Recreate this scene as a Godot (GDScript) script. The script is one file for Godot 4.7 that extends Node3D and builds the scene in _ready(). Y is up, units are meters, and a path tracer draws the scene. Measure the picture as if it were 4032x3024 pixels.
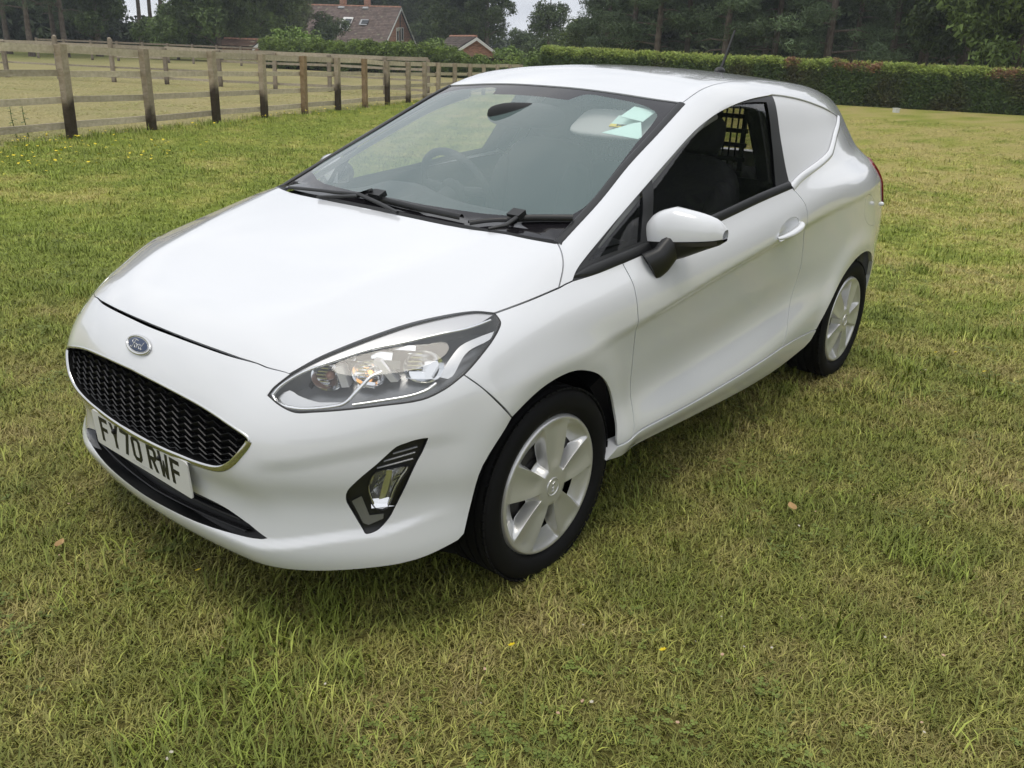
extends Node3D
# A white three-door car-derived van parked on a lawn beside a paddock fence.

var rng := RandomNumberGenerator.new()
var M := {}
var used := {}

func _ready() -> void:
	rng.seed = 20240611
	setup_camera()
	setup_light()
	make_materials()
	init_body()
	build_ground()
	build_van()
	build_fences()
	build_hedges()
	build_houses()
	build_trees()
	build_small_things()
	build_grass()

func setup_camera() -> void:
	var cam := Camera3D.new()
	cam.name = "camera"
	var eye := Vector3(1.8677, 1.4987, -2.1821)
	var f := Vector3(cos(2.4619) * cos(0.3663), -sin(0.3663), sin(2.4619) * cos(0.3663))
	var r := f.cross(Vector3.UP).normalized()
	var u := r.cross(f)
	var c := cos(0.0423)
	var s := sin(0.0423)
	var rr := r * c + u * s
	var uu := u * c - r * s
	cam.transform = Transform3D(Basis(rr, uu, -f), eye)
	cam.fov = 48.1
	cam.near = 0.05
	cam.far = 600.0
	add_child(cam)
	cam.current = true

func setup_light() -> void:
	var we := WorldEnvironment.new()
	we.name = "environment"
	var env := Environment.new()
	env.background_mode = Environment.BG_SKY
	env.tonemap_mode = Environment.TONE_MAPPER_LINEAR
	env.tonemap_exposure = 1.32
	env.fog_enabled = true
	env.fog_density = 0.0008
	env.fog_light_color = Color(0.80, 0.83, 0.86)
	env.sdfgi_enabled = true
	env.ssao_enabled = true
	env.ssil_enabled = true
	var n := FastNoiseLite.new()
	n.seed = 11
	n.frequency = 1.0
	n.fractal_octaves = 5
	n.fractal_gain = 0.55
	var w := 768
	var h := 384
	var im := Image.create(w, h, false, Image.FORMAT_RGBF)
	for j in h:
		var el := PI * (0.5 - (j + 0.5) / h)
		for i in w:
			var az := TAU * (i + 0.5) / w
			var d := Vector3(cos(el) * cos(az), sin(el), cos(el) * sin(az))
			var e := maxf(d.y, 0.0)
			var q := Vector3(d.x, d.y * 2.2 + 0.3, d.z) * (2.6 / (0.35 + e))
			var cl := n.get_noise_3d(q.x, q.y, q.z)
			var lum := 0.66 + 0.14 * e
			lum *= 1.0 + 0.34 * cl
			var blue := clampf(0.5 - cl * 1.2, 0.0, 1.0)
			im.set_pixel(i, j, Color(lum * (0.985 - 0.05 * blue), lum * (0.998 - 0.018 * blue), lum * (1.025 + 0.045 * blue)))
	var pm := PanoramaSkyMaterial.new()
	pm.panorama = ImageTexture.create_from_image(im)
	pm.energy_multiplier = 1.0
	var sky := Sky.new()
	sky.sky_material = pm
	env.sky = sky
	we.environment = env
	add_child(we)
	var sun := DirectionalLight3D.new()
	sun.name = "sun"
	sun.light_energy = 0.3
	sun.light_angular_distance = 25.0
	sun.light_color = Color(1.0, 0.97, 0.92)
	sun.shadow_enabled = true
	add_child(sun)
	sun.look_at_from_position(Vector3(1.0, 6.0, -0.5), Vector3.ZERO, Vector3.RIGHT)

# ---------------------------------------------------------------- helpers

func numbered(called: String) -> String:
	var k: int = used.get(called, 0)
	used[called] = k + 1
	return called if k == 0 else "%s_%03d" % [called, k]

func thing(called: String, label: String, category: String, at := Vector3.ZERO, turn := 0.0, group := "") -> Node3D:
	var o := Node3D.new()
	o.name = numbered(called)
	add_child(o)
	o.position = at
	o.rotation.y = turn
	tag(o, label, category, group)
	return o

func tag(o: Node, label: String, category: String, group := "") -> void:
	o.set_meta("label", label)
	o.set_meta("category", category)
	if group != "":
		o.set_meta("group", group)

func copy_of(o: Node3D, label: String, at: Vector3, turn: float, size := 1.0) -> Node3D:
	var c: Node3D = o.duplicate()
	var base := String(o.name).get_slice("_0", 0)
	c.name = numbered(base)
	add_child(c)
	c.position = at
	c.rotation.y = turn
	c.scale = Vector3.ONE * size
	c.set_meta("label", label)
	return c

class MB:
	var v := PackedVector3Array()
	var n := PackedVector3Array()
	var t := PackedVector2Array()
	var c := PackedColorArray()
	var ix := PackedInt32Array()
	var has_uv := false
	var has_col := false
	var now := Color.WHITE
	func vert(p: Vector3, nn: Vector3, uv := Vector2.ZERO) -> int:
		v.append(p)
		n.append(nn)
		t.append(uv)
		c.append(now)
		return v.size() - 1
	func tri(a: int, b: int, d: int) -> void:
		var g := (v[b] - v[a]).cross(v[d] - v[a])
		if g.dot(n[a] + n[b] + n[d]) > 0.0:
			ix.append_array([a, d, b])
		else:
			ix.append_array([a, b, d])
	func quad(a: int, b: int, d: int, e: int) -> void:
		tri(a, b, d)
		tri(a, d, e)
	func face(pts: Array, hint := Vector3.ZERO) -> void:
		# a flat polygon (convex), normal turned towards hint
		var nn: Vector3 = (pts[1] - pts[0]).cross(pts[2] - pts[0]).normalized()
		if hint != Vector3.ZERO and nn.dot(hint) < 0.0:
			nn = -nn
		var k := v.size()
		for p in pts:
			vert(p, nn)
		for i in range(1, pts.size() - 1):
			tri(k, k + i, k + i + 1)
	func box(at: Vector3, size: Vector3, b := Basis.IDENTITY) -> void:
		var h := size * 0.5
		for ax in 3:
			for sg in [-1.0, 1.0]:
				var nn := Vector3.ZERO
				nn[ax] = sg
				var u := Vector3.ZERO
				var w := Vector3.ZERO
				u[(ax + 1) % 3] = h[(ax + 1) % 3]
				w[(ax + 2) % 3] = h[(ax + 2) % 3]
				var o := nn * h[ax]
				var k := v.size()
				for q in [o - u - w, o + u - w, o + u + w, o - u + w]:
					vert(at + b * q, b * nn)
				quad(k, k + 1, k + 2, k + 3)
	func hexa(p: Array) -> void:
		# eight corners: bottom four then top four, same order
		var mid := Vector3.ZERO
		for q in p:
			mid += q / 8.0
		for f in [[0, 1, 2, 3], [4, 5, 6, 7], [0, 1, 5, 4], [1, 2, 6, 5], [2, 3, 7, 6], [3, 0, 4, 7]]:
			var cc: Vector3 = (p[f[0]] + p[f[1]] + p[f[2]] + p[f[3]]) / 4.0
			face([p[f[0]], p[f[1]], p[f[2]], p[f[3]]], cc - mid)
	func tube(path: Array, rad: Array, sides := 8, caps := true, squash := 1.0, flat_up := Vector3.UP) -> void:
		var rings := []
		for i in path.size():
			var d: Vector3 = (path[mini(i + 1, path.size() - 1)] - path[maxi(i - 1, 0)]).normalized()
			var up := flat_up if absf(d.dot(flat_up)) < 0.97 else Vector3.RIGHT
			var a := d.cross(up).normalized()
			var bb := a.cross(d).normalized()
			var ring := []
			for k in sides:
				var an := TAU * k / sides
				var dir := a * cos(an) + bb * sin(an) * squash
				ring.append(vert(path[i] + dir * rad[i], (a * cos(an) + bb * sin(an) / squash).normalized()))
			rings.append(ring)
		for i in path.size() - 1:
			for k in sides:
				var k2 := (k + 1) % sides
				quad(rings[i][k], rings[i][k2], rings[i + 1][k2], rings[i + 1][k])
		if caps:
			for e in [0, path.size() - 1]:
				var d2: Vector3 = (path[1] - path[0]).normalized() * -1.0 if e == 0 else (path[-1] - path[-2]).normalized()
				var pts := []
				for k in sides:
					pts.append(v[rings[e][k]])
				var cc := vert(path[e], d2)
				var prev := -1
				var first := -1
				for p in pts:
					var q := vert(p, d2)
					if prev >= 0:
						tri(cc, prev, q)
					else:
						first = q
					prev = q
				tri(cc, prev, first)
	func lathe(prof: Array, segs: int, xf := Transform3D.IDENTITY) -> void:
		# profile of Vector2(radius, along z), revolved about z
		for i in prof.size() - 1:
			var a: Vector2 = prof[i]
			var b: Vector2 = prof[i + 1]
			var dn := Vector2(b.y - a.y, -(b.x - a.x)).normalized()
			var ra := []
			var rb := []
			for s in segs:
				var an := TAU * s / segs
				var e := Vector3(cos(an), sin(an), 0)
				var nn := xf.basis * (e * dn.x + Vector3(0, 0, dn.y))
				ra.append(vert(xf * (e * a.x + Vector3(0, 0, a.y)), nn))
				rb.append(vert(xf * (e * b.x + Vector3(0, 0, b.y)), nn))
			for s in segs:
				quad(ra[s], ra[(s + 1) % segs], rb[(s + 1) % segs], rb[s])
	func sphere(at: Vector3, rad: Vector3, segs := 14, rings := 9, b := Basis.IDENTITY, p := 1.0) -> void:
		var g := []
		for j in rings + 1:
			var row := []
			var la := PI * j / rings - PI / 2
			for i in segs:
				var lo := TAU * i / segs
				var q := Vector3(cos(la) * cos(lo), sin(la), cos(la) * sin(lo))
				var sq := Vector3(signf(q.x) * pow(absf(q.x), p), signf(q.y) * pow(absf(q.y), p), signf(q.z) * pow(absf(q.z), p))
				var nn := Vector3(signf(q.x) * pow(absf(q.x), 2.0 - p) / rad.x, signf(q.y) * pow(absf(q.y), 2.0 - p) / rad.y, signf(q.z) * pow(absf(q.z), 2.0 - p) / rad.z)
				row.append(vert(at + b * (sq * rad), (b * nn).normalized()))
			g.append(row)
		for j in rings:
			for i in segs:
				quad(g[j][i], g[j][(i + 1) % segs], g[j + 1][(i + 1) % segs], g[j + 1][i])
	func prism(poly: PackedVector2Array, depth: float, xf: Transform3D) -> void:
		# outline in the xy plane, extruded from z = 0 to z = depth
		var tr := Geometry2D.triangulate_polygon(poly)
		for side in 2:
			var nn := xf.basis.z.normalized() * (1.0 if side == 1 else -1.0) * signf(depth)
			var k := v.size()
			for p in poly:
				vert(xf * Vector3(p.x, p.y, depth * side), nn)
			for i in range(0, tr.size(), 3):
				tri(k + tr[i], k + tr[i + 1], k + tr[i + 2])
		var cw := 1.0 if Geometry2D.is_polygon_clockwise(poly) else -1.0
		for i in poly.size():
			var a := poly[i]
			var b2 := poly[(i + 1) % poly.size()]
			var e := b2 - a
			var nn2 := (xf.basis * Vector3(-e.y, e.x, 0) * cw).normalized()
			var k2 := v.size()
			for q in [Vector3(a.x, a.y, 0), Vector3(b2.x, b2.y, 0), Vector3(b2.x, b2.y, depth), Vector3(a.x, a.y, depth)]:
				vert(xf * q, nn2)
			quad(k2, k2 + 1, k2 + 2, k2 + 3)
	func add(o: MB, mirror := false) -> void:
		var k := v.size()
		for i in o.v.size():
			var p := o.v[i]
			var q := o.n[i]
			if mirror:
				p.z = -p.z
				q.z = -q.z
			v.append(p)
			n.append(q)
			t.append(o.t[i])
			c.append(o.c[i])
		for i in range(0, o.ix.size(), 3):
			if mirror:
				ix.append_array([k + o.ix[i], k + o.ix[i + 2], k + o.ix[i + 1]])
			else:
				ix.append_array([k + o.ix[i], k + o.ix[i + 1], k + o.ix[i + 2]])
	func moved(off: Vector3) -> MB:
		for i in v.size():
			v[i] += off
		return self
	func mesh(mat: Material) -> ArrayMesh:
		var arr := []
		arr.resize(Mesh.ARRAY_MAX)
		arr[Mesh.ARRAY_VERTEX] = v
		arr[Mesh.ARRAY_NORMAL] = n
		if has_uv:
			arr[Mesh.ARRAY_TEX_UV] = t
		if has_col:
			arr[Mesh.ARRAY_COLOR] = c
		arr[Mesh.ARRAY_INDEX] = ix
		var am := ArrayMesh.new()
		am.add_surface_from_arrays(Mesh.PRIMITIVE_TRIANGLES, arr)
		am.surface_set_material(0, mat)
		return am

func put(called: String, b: MB, mat: Material, parent: Node = self, flip := false) -> MeshInstance3D:
	var src := b
	if flip:
		src = MB.new()
		src.has_uv = b.has_uv
		src.has_col = b.has_col
		src.add(b, true)
	var o := MeshInstance3D.new()
	o.name = numbered(called) if parent == self else called
	o.mesh = src.mesh(mat)
	parent.add_child(o, true)
	return o

func struct(o: Node) -> void:
	o.set_meta("kind", "structure")

func crv(pts: Array, sub := 4, closed := false) -> Array:
	# smooth curve through the points
	var out := []
	var m := pts.size()
	var last := m if closed else m - 1
	for i in last:
		var a = pts[i]
		var b = pts[(i + 1) % m]
		var p = pts[(i - 1 + m) % m] if closed or i > 0 else a
		var q = pts[(i + 2) % m] if closed or i + 2 < m else b
		var h: float = (b - a).length()
		var hp: float = (a - p).length()
		var hq: float = (q - b).length()
		var ta = (b - p) / (hp + h) * h
		var tb = (q - a) / (h + hq) * h
		for k in sub:
			var s := float(k) / sub
			var s2 := s * s
			var s3 := s2 * s
			out.append(a * (2 * s3 - 3 * s2 + 1) + ta * (s3 - 2 * s2 + s) + b * (3 * s2 - 2 * s3) + tb * (s3 - s2))
	if not closed:
		out.append(pts[m - 1])
	return out

func rev(a: Array) -> Array:
	var b := a.duplicate()
	b.reverse()
	return b

func xyw(flat: Array) -> Array:
	var out := []
	for i in range(0, flat.size(), 3):
		out.append(Vector3(flat[i], flat[i + 1], flat[i + 2]))
	return out

# ---------------------------------------------------------------- materials

func lin(r: float, g: float, b: float, a := 1.0) -> Color:
	var c := Color(r, g, b).linear_to_srgb()
	c.a = a
	return c

func mat(key: String, col: Color, rough := 0.6, metal := 0.0, spec := 0.5) -> StandardMaterial3D:
	var m := StandardMaterial3D.new()
	m.resource_name = key
	m.albedo_color = col
	m.roughness = rough
	m.metallic = metal
	m.metallic_specular = spec
	M[key] = m
	return m

func noise_tex(seed_: int, freq: float, ramp: Array, size := 256, normal := false, oct := 4) -> NoiseTexture2D:
	var n := FastNoiseLite.new()
	n.seed = seed_
	n.frequency = freq
	n.fractal_octaves = oct
	var t := NoiseTexture2D.new()
	t.width = size
	t.height = size
	t.seamless = true
	t.noise = n
	t.as_normal_map = normal
	if not ramp.is_empty():
		var g := Gradient.new()
		var offs := PackedFloat32Array()
		var cols := PackedColorArray()
		for i in ramp.size():
			offs.append(float(i) / (ramp.size() - 1))
			cols.append(ramp[i])
		g.offsets = offs
		g.colors = cols
		t.color_ramp = g
	return t

func make_materials() -> void:
	var p := mat("paint", lin(0.735, 0.75, 0.772), 0.22)
	p.clearcoat_enabled = true
	p.clearcoat = 1.0
	p.clearcoat_roughness = 0.04
	var pq := mat("quarter_film", lin(0.66, 0.67, 0.69), 0.28)
	pq.metallic_specular = 0.5
	mat("black_trim", lin(0.012, 0.0125, 0.013), 0.42)
	mat("black_gloss", lin(0.008, 0.008, 0.009), 0.12)
	mat("black_matte", lin(0.006, 0.006, 0.006), 0.9, 0.0, 0.3)
	mat("seal", lin(0.02, 0.021, 0.022), 0.5)
	mat("frit", lin(0.012, 0.011, 0.013), 0.06)
	mat("chrome", lin(0.66, 0.66, 0.66), 0.12, 1.0)
	mat("satin", lin(0.70, 0.70, 0.69), 0.25, 0.9)
	mat("reflector", lin(0.86, 0.87, 0.88), 0.1, 1.0)
	mat("lamp_dark", lin(0.24, 0.245, 0.25), 0.25, 0.5)
	mat("lamp_grey", lin(0.60, 0.60, 0.61), 0.3, 0.5)
	mat("silver", lin(0.64, 0.64, 0.63), 0.28, 0.55)
	mat("rubber", lin(0.0075, 0.0075, 0.008), 0.7, 0.0, 0.3)
	mat("steel_dark", lin(0.03, 0.028, 0.028), 0.6, 0.2)
	mat("interior", lin(0.018, 0.019, 0.02), 0.75)
	mat("interior_soft", lin(0.03, 0.031, 0.033), 0.9)
	mat("headliner", lin(0.42, 0.43, 0.41), 0.9)
	mat("white_plastic", lin(0.75, 0.76, 0.75), 0.4)
	mat("plate_white", lin(0.70, 0.70, 0.68), 0.3)
	mat("letter", lin(0.008, 0.008, 0.009), 0.4)
	mat("oval_blue", lin(0.045, 0.065, 0.12), 0.2, 0.3)
	mat("paper", lin(0.58, 0.80, 0.72), 0.7)
	mat("yellow_label", lin(0.75, 0.62, 0.06), 0.6)
	mat("tail_red", lin(0.19, 0.006, 0.01), 0.12)
	mat("indicator", lin(0.045, 0.042, 0.04), 0.12)
	mat("amber", lin(0.30, 0.16, 0.11), 0.3)
	var bulb := mat("lit_bulb", lin(1.0, 0.6, 0.25), 0.4)
	bulb.emission_enabled = true
	bulb.emission = Color(1.0, 0.72, 0.42)
	bulb.emission_energy_multiplier = 0.9
	var g := mat("glass_screen", Color(0.74, 0.87, 0.86, 0.17), 0.0)  # teal glass tint, paled to stand in for reflected sky
	g.transparency = BaseMaterial3D.TRANSPARENCY_ALPHA
	g.metallic_specular = 0.7
	var g2 := mat("glass_side", Color(0.03, 0.04, 0.04, 0.35), 0.0)
	g2.transparency = BaseMaterial3D.TRANSPARENCY_ALPHA
	var g3 := mat("glass_lens", Color(0.9, 0.92, 0.92, 0.04), 0.02)
	g3.transparency = BaseMaterial3D.TRANSPARENCY_ALPHA

# ---------------------------------------------------------------- the van's body surface
# One smooth closed surface (body_at < 0 inside), x forward from the front axle, y up, w = distance from the centre line.
# Panels are outlines drawn on it, cut apart, with real gaps and folded edges.

class Nat:
	# natural cubic spline
	var xs: Array
	var ys: Array
	var m := []
	func _init(a: Array, b: Array) -> void:
		xs = a
		ys = b
		var n := a.size()
		var cp := []
		var dp := []
		cp.resize(n)
		dp.resize(n)
		m.resize(n)
		cp[0] = 0.0
		dp[0] = 0.0
		for i in range(1, n - 1):
			var h0: float = xs[i] - xs[i - 1]
			var h1: float = xs[i + 1] - xs[i]
			var r: float = 6.0 * ((ys[i + 1] - ys[i]) / h1 - (ys[i] - ys[i - 1]) / h0)
			var den: float = 2.0 * (h0 + h1) - h0 * cp[i - 1]
			cp[i] = h1 / den
			dp[i] = (r - h0 * dp[i - 1]) / den
		m[n - 1] = 0.0
		for i in range(n - 2, -1, -1):
			m[i] = dp[i] - cp[i] * m[i + 1] if i > 0 else 0.0
	func at(x: float) -> float:
		var n := xs.size()
		var i := 0
		while i < n - 2 and x > xs[i + 1]:
			i += 1
		var h: float = xs[i + 1] - xs[i]
		var xc := clampf(x, xs[0], xs[n - 1])
		var a: float = (xs[i + 1] - xc) / h
		var b: float = (xc - xs[i]) / h
		var y: float = a * ys[i] + b * ys[i + 1] + ((a * a * a - a) * m[i] + (b * b * b - b) * m[i + 1]) * h * h / 6.0
		if x < xs[0]:
			y += (x - xs[0]) * ((ys[1] - ys[0]) / h - h * (2.0 * m[0] + m[1]) / 6.0)
		elif x > xs[n - 1]:
			y += (x - xs[n - 1]) * ((ys[n - 1] - ys[n - 2]) / h + h * (m[n - 2] + 2.0 * m[n - 1]) / 6.0)
		return y
	func table(lo: float, hi: float, step: float) -> PackedFloat64Array:
		var out := PackedFloat64Array()
		for i in int(round((hi - lo) / step)) + 1:
			out.append(at(lo + i * step))
		return out

const NL := 12
var side_y: Array[PackedFloat64Array] = []
var side_w: Array[PackedFloat64Array] = []
var t_hood: PackedFloat64Array
var t_roof: PackedFloat64Array
var t_nose: PackedFloat64Array
var t_na: PackedFloat64Array
var t_nb: PackedFloat64Array
var t_rear: PackedFloat64Array

func init_body() -> void:
	var st := [-3.3, -2.9, -2.5, -2.0, -1.5, -0.9, -0.4, 0.0, 0.4, 0.8]
	var ly := [
		[.22, .20, .18, .17, .17, .17, .17, .17, .17, .17],
		[.30, .30, .29, .285, .27, .275, .28, .285, .285, .285],
		[.40, .42, .45, .455, .385, .350, .345, .35, .36, .36],
		[.57, .575, .585, .585, .545, .49, .47, .48, .49, .49],
		[.76, .76, .745, .72, .69, .64, .60, .59, .59, .59],
		[.90, .935, .925, .892, .842, .772, .705, .660, .65, .645],
		[.97, .985, .965, .93, .88, .81, .745, .715, .70, .69],
		[1.04, 1.05, 1.03, 1.005, .955, .89, .84, .81, .775, .75],
		[1.11, 1.12, 1.10, 1.08, 1.035, .97, .92, .885, .835, .79],
		[1.18, 1.19, 1.21, 1.21, 1.20, 1.16, 1.08, 1.01, .93, .85],
		[1.24, 1.26, 1.31, 1.36, 1.38, 1.36, 1.27, 1.18, 1.08, .98],
		[1.36, 1.38, 1.44, 1.48, 1.50, 1.48, 1.40, 1.32, 1.2, 1.1]]
	var lw := [
		[.61, .72, .785, .785, .79, .79, .79, .80, .81, .80],
		[.655, .765, .832, .838, .84, .84, .84, .85, .855, .84],
		[.675, .78, .844, .857, .866, .867, .864, .86, .862, .845],
		[.685, .79, .846, .838, .822, .821, .834, .858, .864, .846],
		[.685, .79, .843, .841, .834, .833, .840, .858, .862, .842],
		[.670, .765, .836, .850, .853, .853, .854, .859, .858, .836],
		[.64, .745, .834, .857, .868, .868, .866, .860, .850, .818],
		[.58, .69, .798, .838, .850, .849, .847, .838, .820, .785],
		[.51, .60, .71, .770, .794, .797, .793, .782, .776, .74],
		[.48, .55, .635, .690, .720, .724, .728, .70, .66, .60],
		[.44, .505, .572, .61, .632, .622, .63, .60, .50, .42],
		[.39, .42, .465, .50, .52, .50, .51, .49, .40, .32]]
	for k in NL:
		side_y.append(Nat.new(st, ly[k]).table(-3.5, 1.1, 0.02))
		side_w.append(Nat.new(st, lw[k]).table(-3.5, 1.1, 0.02))
	t_hood = Nat.new([-.6, -.2, 0, .2, .4, .6, .765, .83], [.95, 1.03, 1.0, .957, .907, .848, .778, .70]).table(-3.5, 1.1, 0.02)
	t_roof = Nat.new([-3.1, -2.6, -2.1, -1.6, -1.3, -.95, -.5], [1.345, 1.42, 1.458, 1.472, 1.465, 1.42, 1.30]).table(-3.5, 1.1, 0.02)
	t_nose = Nat.new([.16, .22, .27, .34, .41, .47, .55, .62, .69, .725, .774, .84], [.74, .79, .81, .808, .812, .835, .838, .83, .812, .797, .765, .70]).table(0.0, 1.6, 0.01)
	t_na = Nat.new([.16, .3, .45, .6, .7, .78, .9], [.2, .2, .2, .22, .38, .50, .55]).table(0.0, 1.6, 0.01)
	t_nb = Nat.new([.16, .3, .45, .6, .7, .78, .9], [1.4, 1.5, 1.6, 1.5, .8, .3, .1]).table(0.0, 1.6, 0.01)
	t_rear = Nat.new([.2, .35, .6, .9, 1.0, 1.25, 1.4], [-3.1, -3.2, -3.22, -3.2, -3.15, -3.0, -2.95]).table(0.0, 1.6, 0.01)

func tab(t: PackedFloat64Array, lo: float, inv: float, x: float) -> float:
	var f := (x - lo) * inv
	var n := t.size()
	var i := clampi(int(f), 1, n - 3)
	var s := clampf(f - i, -1.0, 2.0)
	var p0 := t[i - 1]
	var p1 := t[i]
	var p2 := t[i + 1]
	var p3 := t[i + 2]
	return p1 + 0.5 * s * (p2 - p0 + s * (2.0 * p0 - 5.0 * p1 + 4.0 * p2 - p3 + s * (3.0 * (p1 - p2) + p3 - p0)))

func smax(a: float, b: float, k: float) -> float:
	var h := maxf(k - absf(a - b), 0.0) / k
	return maxf(a, b) + h * h * k * 0.25

func side_at(x: float, y: float) -> float:
	var f := clampf((x + 3.5) * 50.0, 0.0, 228.99)
	var c := int(f)
	var s := f - c
	var i := 0
	var y0 := lerpf(side_y[0][c], side_y[0][c + 1], s)
	var y1 := lerpf(side_y[1][c], side_y[1][c + 1], s)
	var ym := y0
	while i < NL - 2 and y >= y1:
		i += 1
		ym = y0
		y0 = y1
		y1 = lerpf(side_y[i + 1][c], side_y[i + 1][c + 1], s)
	var w0 := lerpf(side_w[i][c], side_w[i][c + 1], s)
	var w1 := lerpf(side_w[i + 1][c], side_w[i + 1][c + 1], s)
	var h := y1 - y0
	var m0 := (w1 - w0) / h
	var m1 := m0
	if i > 0:
		m0 = (w1 - lerpf(side_w[i - 1][c], side_w[i - 1][c + 1], s)) / (y1 - ym)
	if i < NL - 2:
		m1 = (lerpf(side_w[i + 2][c], side_w[i + 2][c + 1], s) - w0) / (lerpf(side_y[i + 2][c], side_y[i + 2][c + 1], s) - y0)
	var q := (y - y0) / h
	var w: float
	if q < 0.0:
		w = w0 + (y - y0) * m0
	elif q > 1.0:
		w = w1 + (y - y1) * m1
	else:
		var q2 := q * q
		var q3 := q2 * q
		w = (2 * q3 - 3 * q2 + 1) * w0 + (q3 - 2 * q2 + q) * h * m0 + (3 * q2 - 2 * q3) * w1 + (q3 - q2) * h * m1
	if y < 0.9:
		var fade := 1.0 - smoothstep(0.68, 0.86, y)
		var dy := y - 0.30
		var r1 := sqrt((x - 0.04) * (x - 0.04) + dy * dy) - 0.40
		var r2 := sqrt((x + 2.475) * (x + 2.475) + dy * dy) - 0.40
		w += (0.014 * exp(-r1 * r1 * 204.0) + 0.010 * exp(-r2 * r2 * 204.0)) * fade
	return w

func top_at(x: float, w: float) -> float:
	var roof := tab(t_roof, -3.5, 50.0, x) - 0.13 * w * w
	var screen := 0.985 - 0.43 * x - 0.18 * w * w
	var y := -smax(-roof, -screen, 0.06)
	if x > -0.7:
		var wl := 0.535 - 0.27 * x
		var d := w - wl
		var sp := 0.5 * (d + sqrt(d * d + 0.0007))
		y = maxf(y, tab(t_hood, -3.5, 50.0, x) - 0.055 * w * w - 0.22 * sp)
	return y

func nose_at(y: float, w: float) -> float:
	var e := maxf(w - 0.42, 0.0)
	var f := tab(t_nose, 0.0, 100.0, y) - tab(t_na, 0.0, 100.0, y) * w * w - tab(t_nb, 0.0, 100.0, y) * e * e
	if y < 0.72:
		var yl := 0.288 + 0.05 * smoothstep(0.45, 0.72, w) + 0.05 * smoothstep(0.7, 0.85, w)
		f += 0.016 * (1.0 - smoothstep(yl - 0.018, yl + 0.014, y)) * (1.0 - smoothstep(0.74, 0.84, w))
		var yf := 0.535 + 0.062 * smoothstep(0.5, 0.8, w)
		var band := smoothstep(0.47, 0.56, w) * (1.0 - smoothstep(0.80, 0.86, w))
		f -= 0.010 * (1.0 - smoothstep(yf - 0.035, yf + 0.012, y)) * smoothstep(0.36, 0.46, y) * band
	return f

func body_at(x: float, y: float, z: float) -> float:
	var w := absf(z)
	var d := smax(w - side_at(x, y), (y - top_at(x, w)) * 0.9, 0.07)
	if x > 0.0:
		d = smax(d, (x - nose_at(y, w)) * 0.8, 0.08)
	elif x < -2.2:
		d = smax(d, (tab(t_rear, 0.0, 100.0, y) + 0.45 * w * w - x) * 0.9, 0.08)
	return smax(d, 0.185 - y, 0.03)

enum {ARC, FRONT, BALL, BACK}

func to_uv(mode: int, p: Vector3) -> Vector2:
	match mode:
		ARC:
			return Vector2(p.x, 0.85 * atan2(p.z, p.y - 0.62))
		FRONT:
			return Vector2(0.8 * atan2(p.z, p.x), p.y)
		BACK:
			return Vector2(0.8 * atan2(p.z, -(p.x + 2.4)), p.y)
	var d := p - Vector3(0.05, 0.45, 0.15)
	return Vector2(0.7 * atan2(d.z, d.x), 0.7 * atan2(d.y, Vector2(d.x, d.z).length()))

func cast(mode: int, uv: Vector2) -> Vector3:
	# the point of the surface that lies behind uv, as (x, y, w)
	var o: Vector3
	var d: Vector3
	match mode:
		ARC:
			o = Vector3(uv.x, 0.62, 0)
			d = Vector3(0, cos(uv.y / 0.85), sin(uv.y / 0.85))
		FRONT:
			o = Vector3(0, uv.y, 0)
			d = Vector3(cos(uv.x / 0.8), 0, sin(uv.x / 0.8))
		BACK:
			o = Vector3(-2.4, uv.y, 0)
			d = Vector3(-cos(uv.x / 0.8), 0, sin(uv.x / 0.8))
		_:
			o = Vector3(0.05, 0.45, 0.15)
			var e := uv.y / 0.7
			d = Vector3(cos(uv.x / 0.7) * cos(e), sin(e), sin(uv.x / 0.7) * cos(e))
	var a := 0.0
	var b := 0.15
	var fa := body_at(o.x, o.y, o.z)
	var fb := fa
	while b < 1.6:
		fb = body_at(o.x + d.x * b, o.y + d.y * b, o.z + d.z * b)
		if fb > 0.0:
			break
		a = b
		fa = fb
		b += 0.15
	for k in 14:
		var m := (a * fb - b * fa) / (fb - fa)
		if k % 3 == 2:
			m = (a + b) * 0.5
		var fm := body_at(o.x + d.x * m, o.y + d.y * m, o.z + d.z * m)
		if absf(fm) < 0.00002:
			a = m
			b = m
			break
		if fm > 0.0:
			b = m
			fb = fm
		else:
			a = m
			fa = fm
	return o + d * ((a + b) * 0.5)

func grad_at(p: Vector3) -> Vector3:
	var e := 0.005
	return Vector3(
		body_at(p.x + e, p.y, p.z) - body_at(p.x - e, p.y, p.z),
		body_at(p.x, p.y + e, p.z) - body_at(p.x, p.y - e, p.z),
		body_at(p.x, p.y, p.z + e) - body_at(p.x, p.y, p.z - e)).normalized()

func as_uv(mode: int, pts: Array) -> PackedVector2Array:
	var out := PackedVector2Array()
	for p in pts:
		var q := to_uv(mode, p)
		if out.is_empty() or out[out.size() - 1].distance_to(q) > 0.0006:
			out.append(q)
	if out.size() > 2 and out[0].distance_to(out[out.size() - 1]) < 0.0006:
		out.remove_at(out.size() - 1)
	return out

func grown(poly: PackedVector2Array, by: float) -> PackedVector2Array:
	if Geometry2D.is_polygon_clockwise(poly):
		poly.reverse()
	var r := Geometry2D.offset_polygon(poly, by, Geometry2D.JOIN_MITER)
	var best := poly
	var ba := -1.0
	for q in r:
		var ar := 0.0
		for i in q.size():
			ar += q[i].cross(q[(i + 1) % q.size()])
		if absf(ar) > ba:
			ba = absf(ar)
			best = q
	return best

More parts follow.
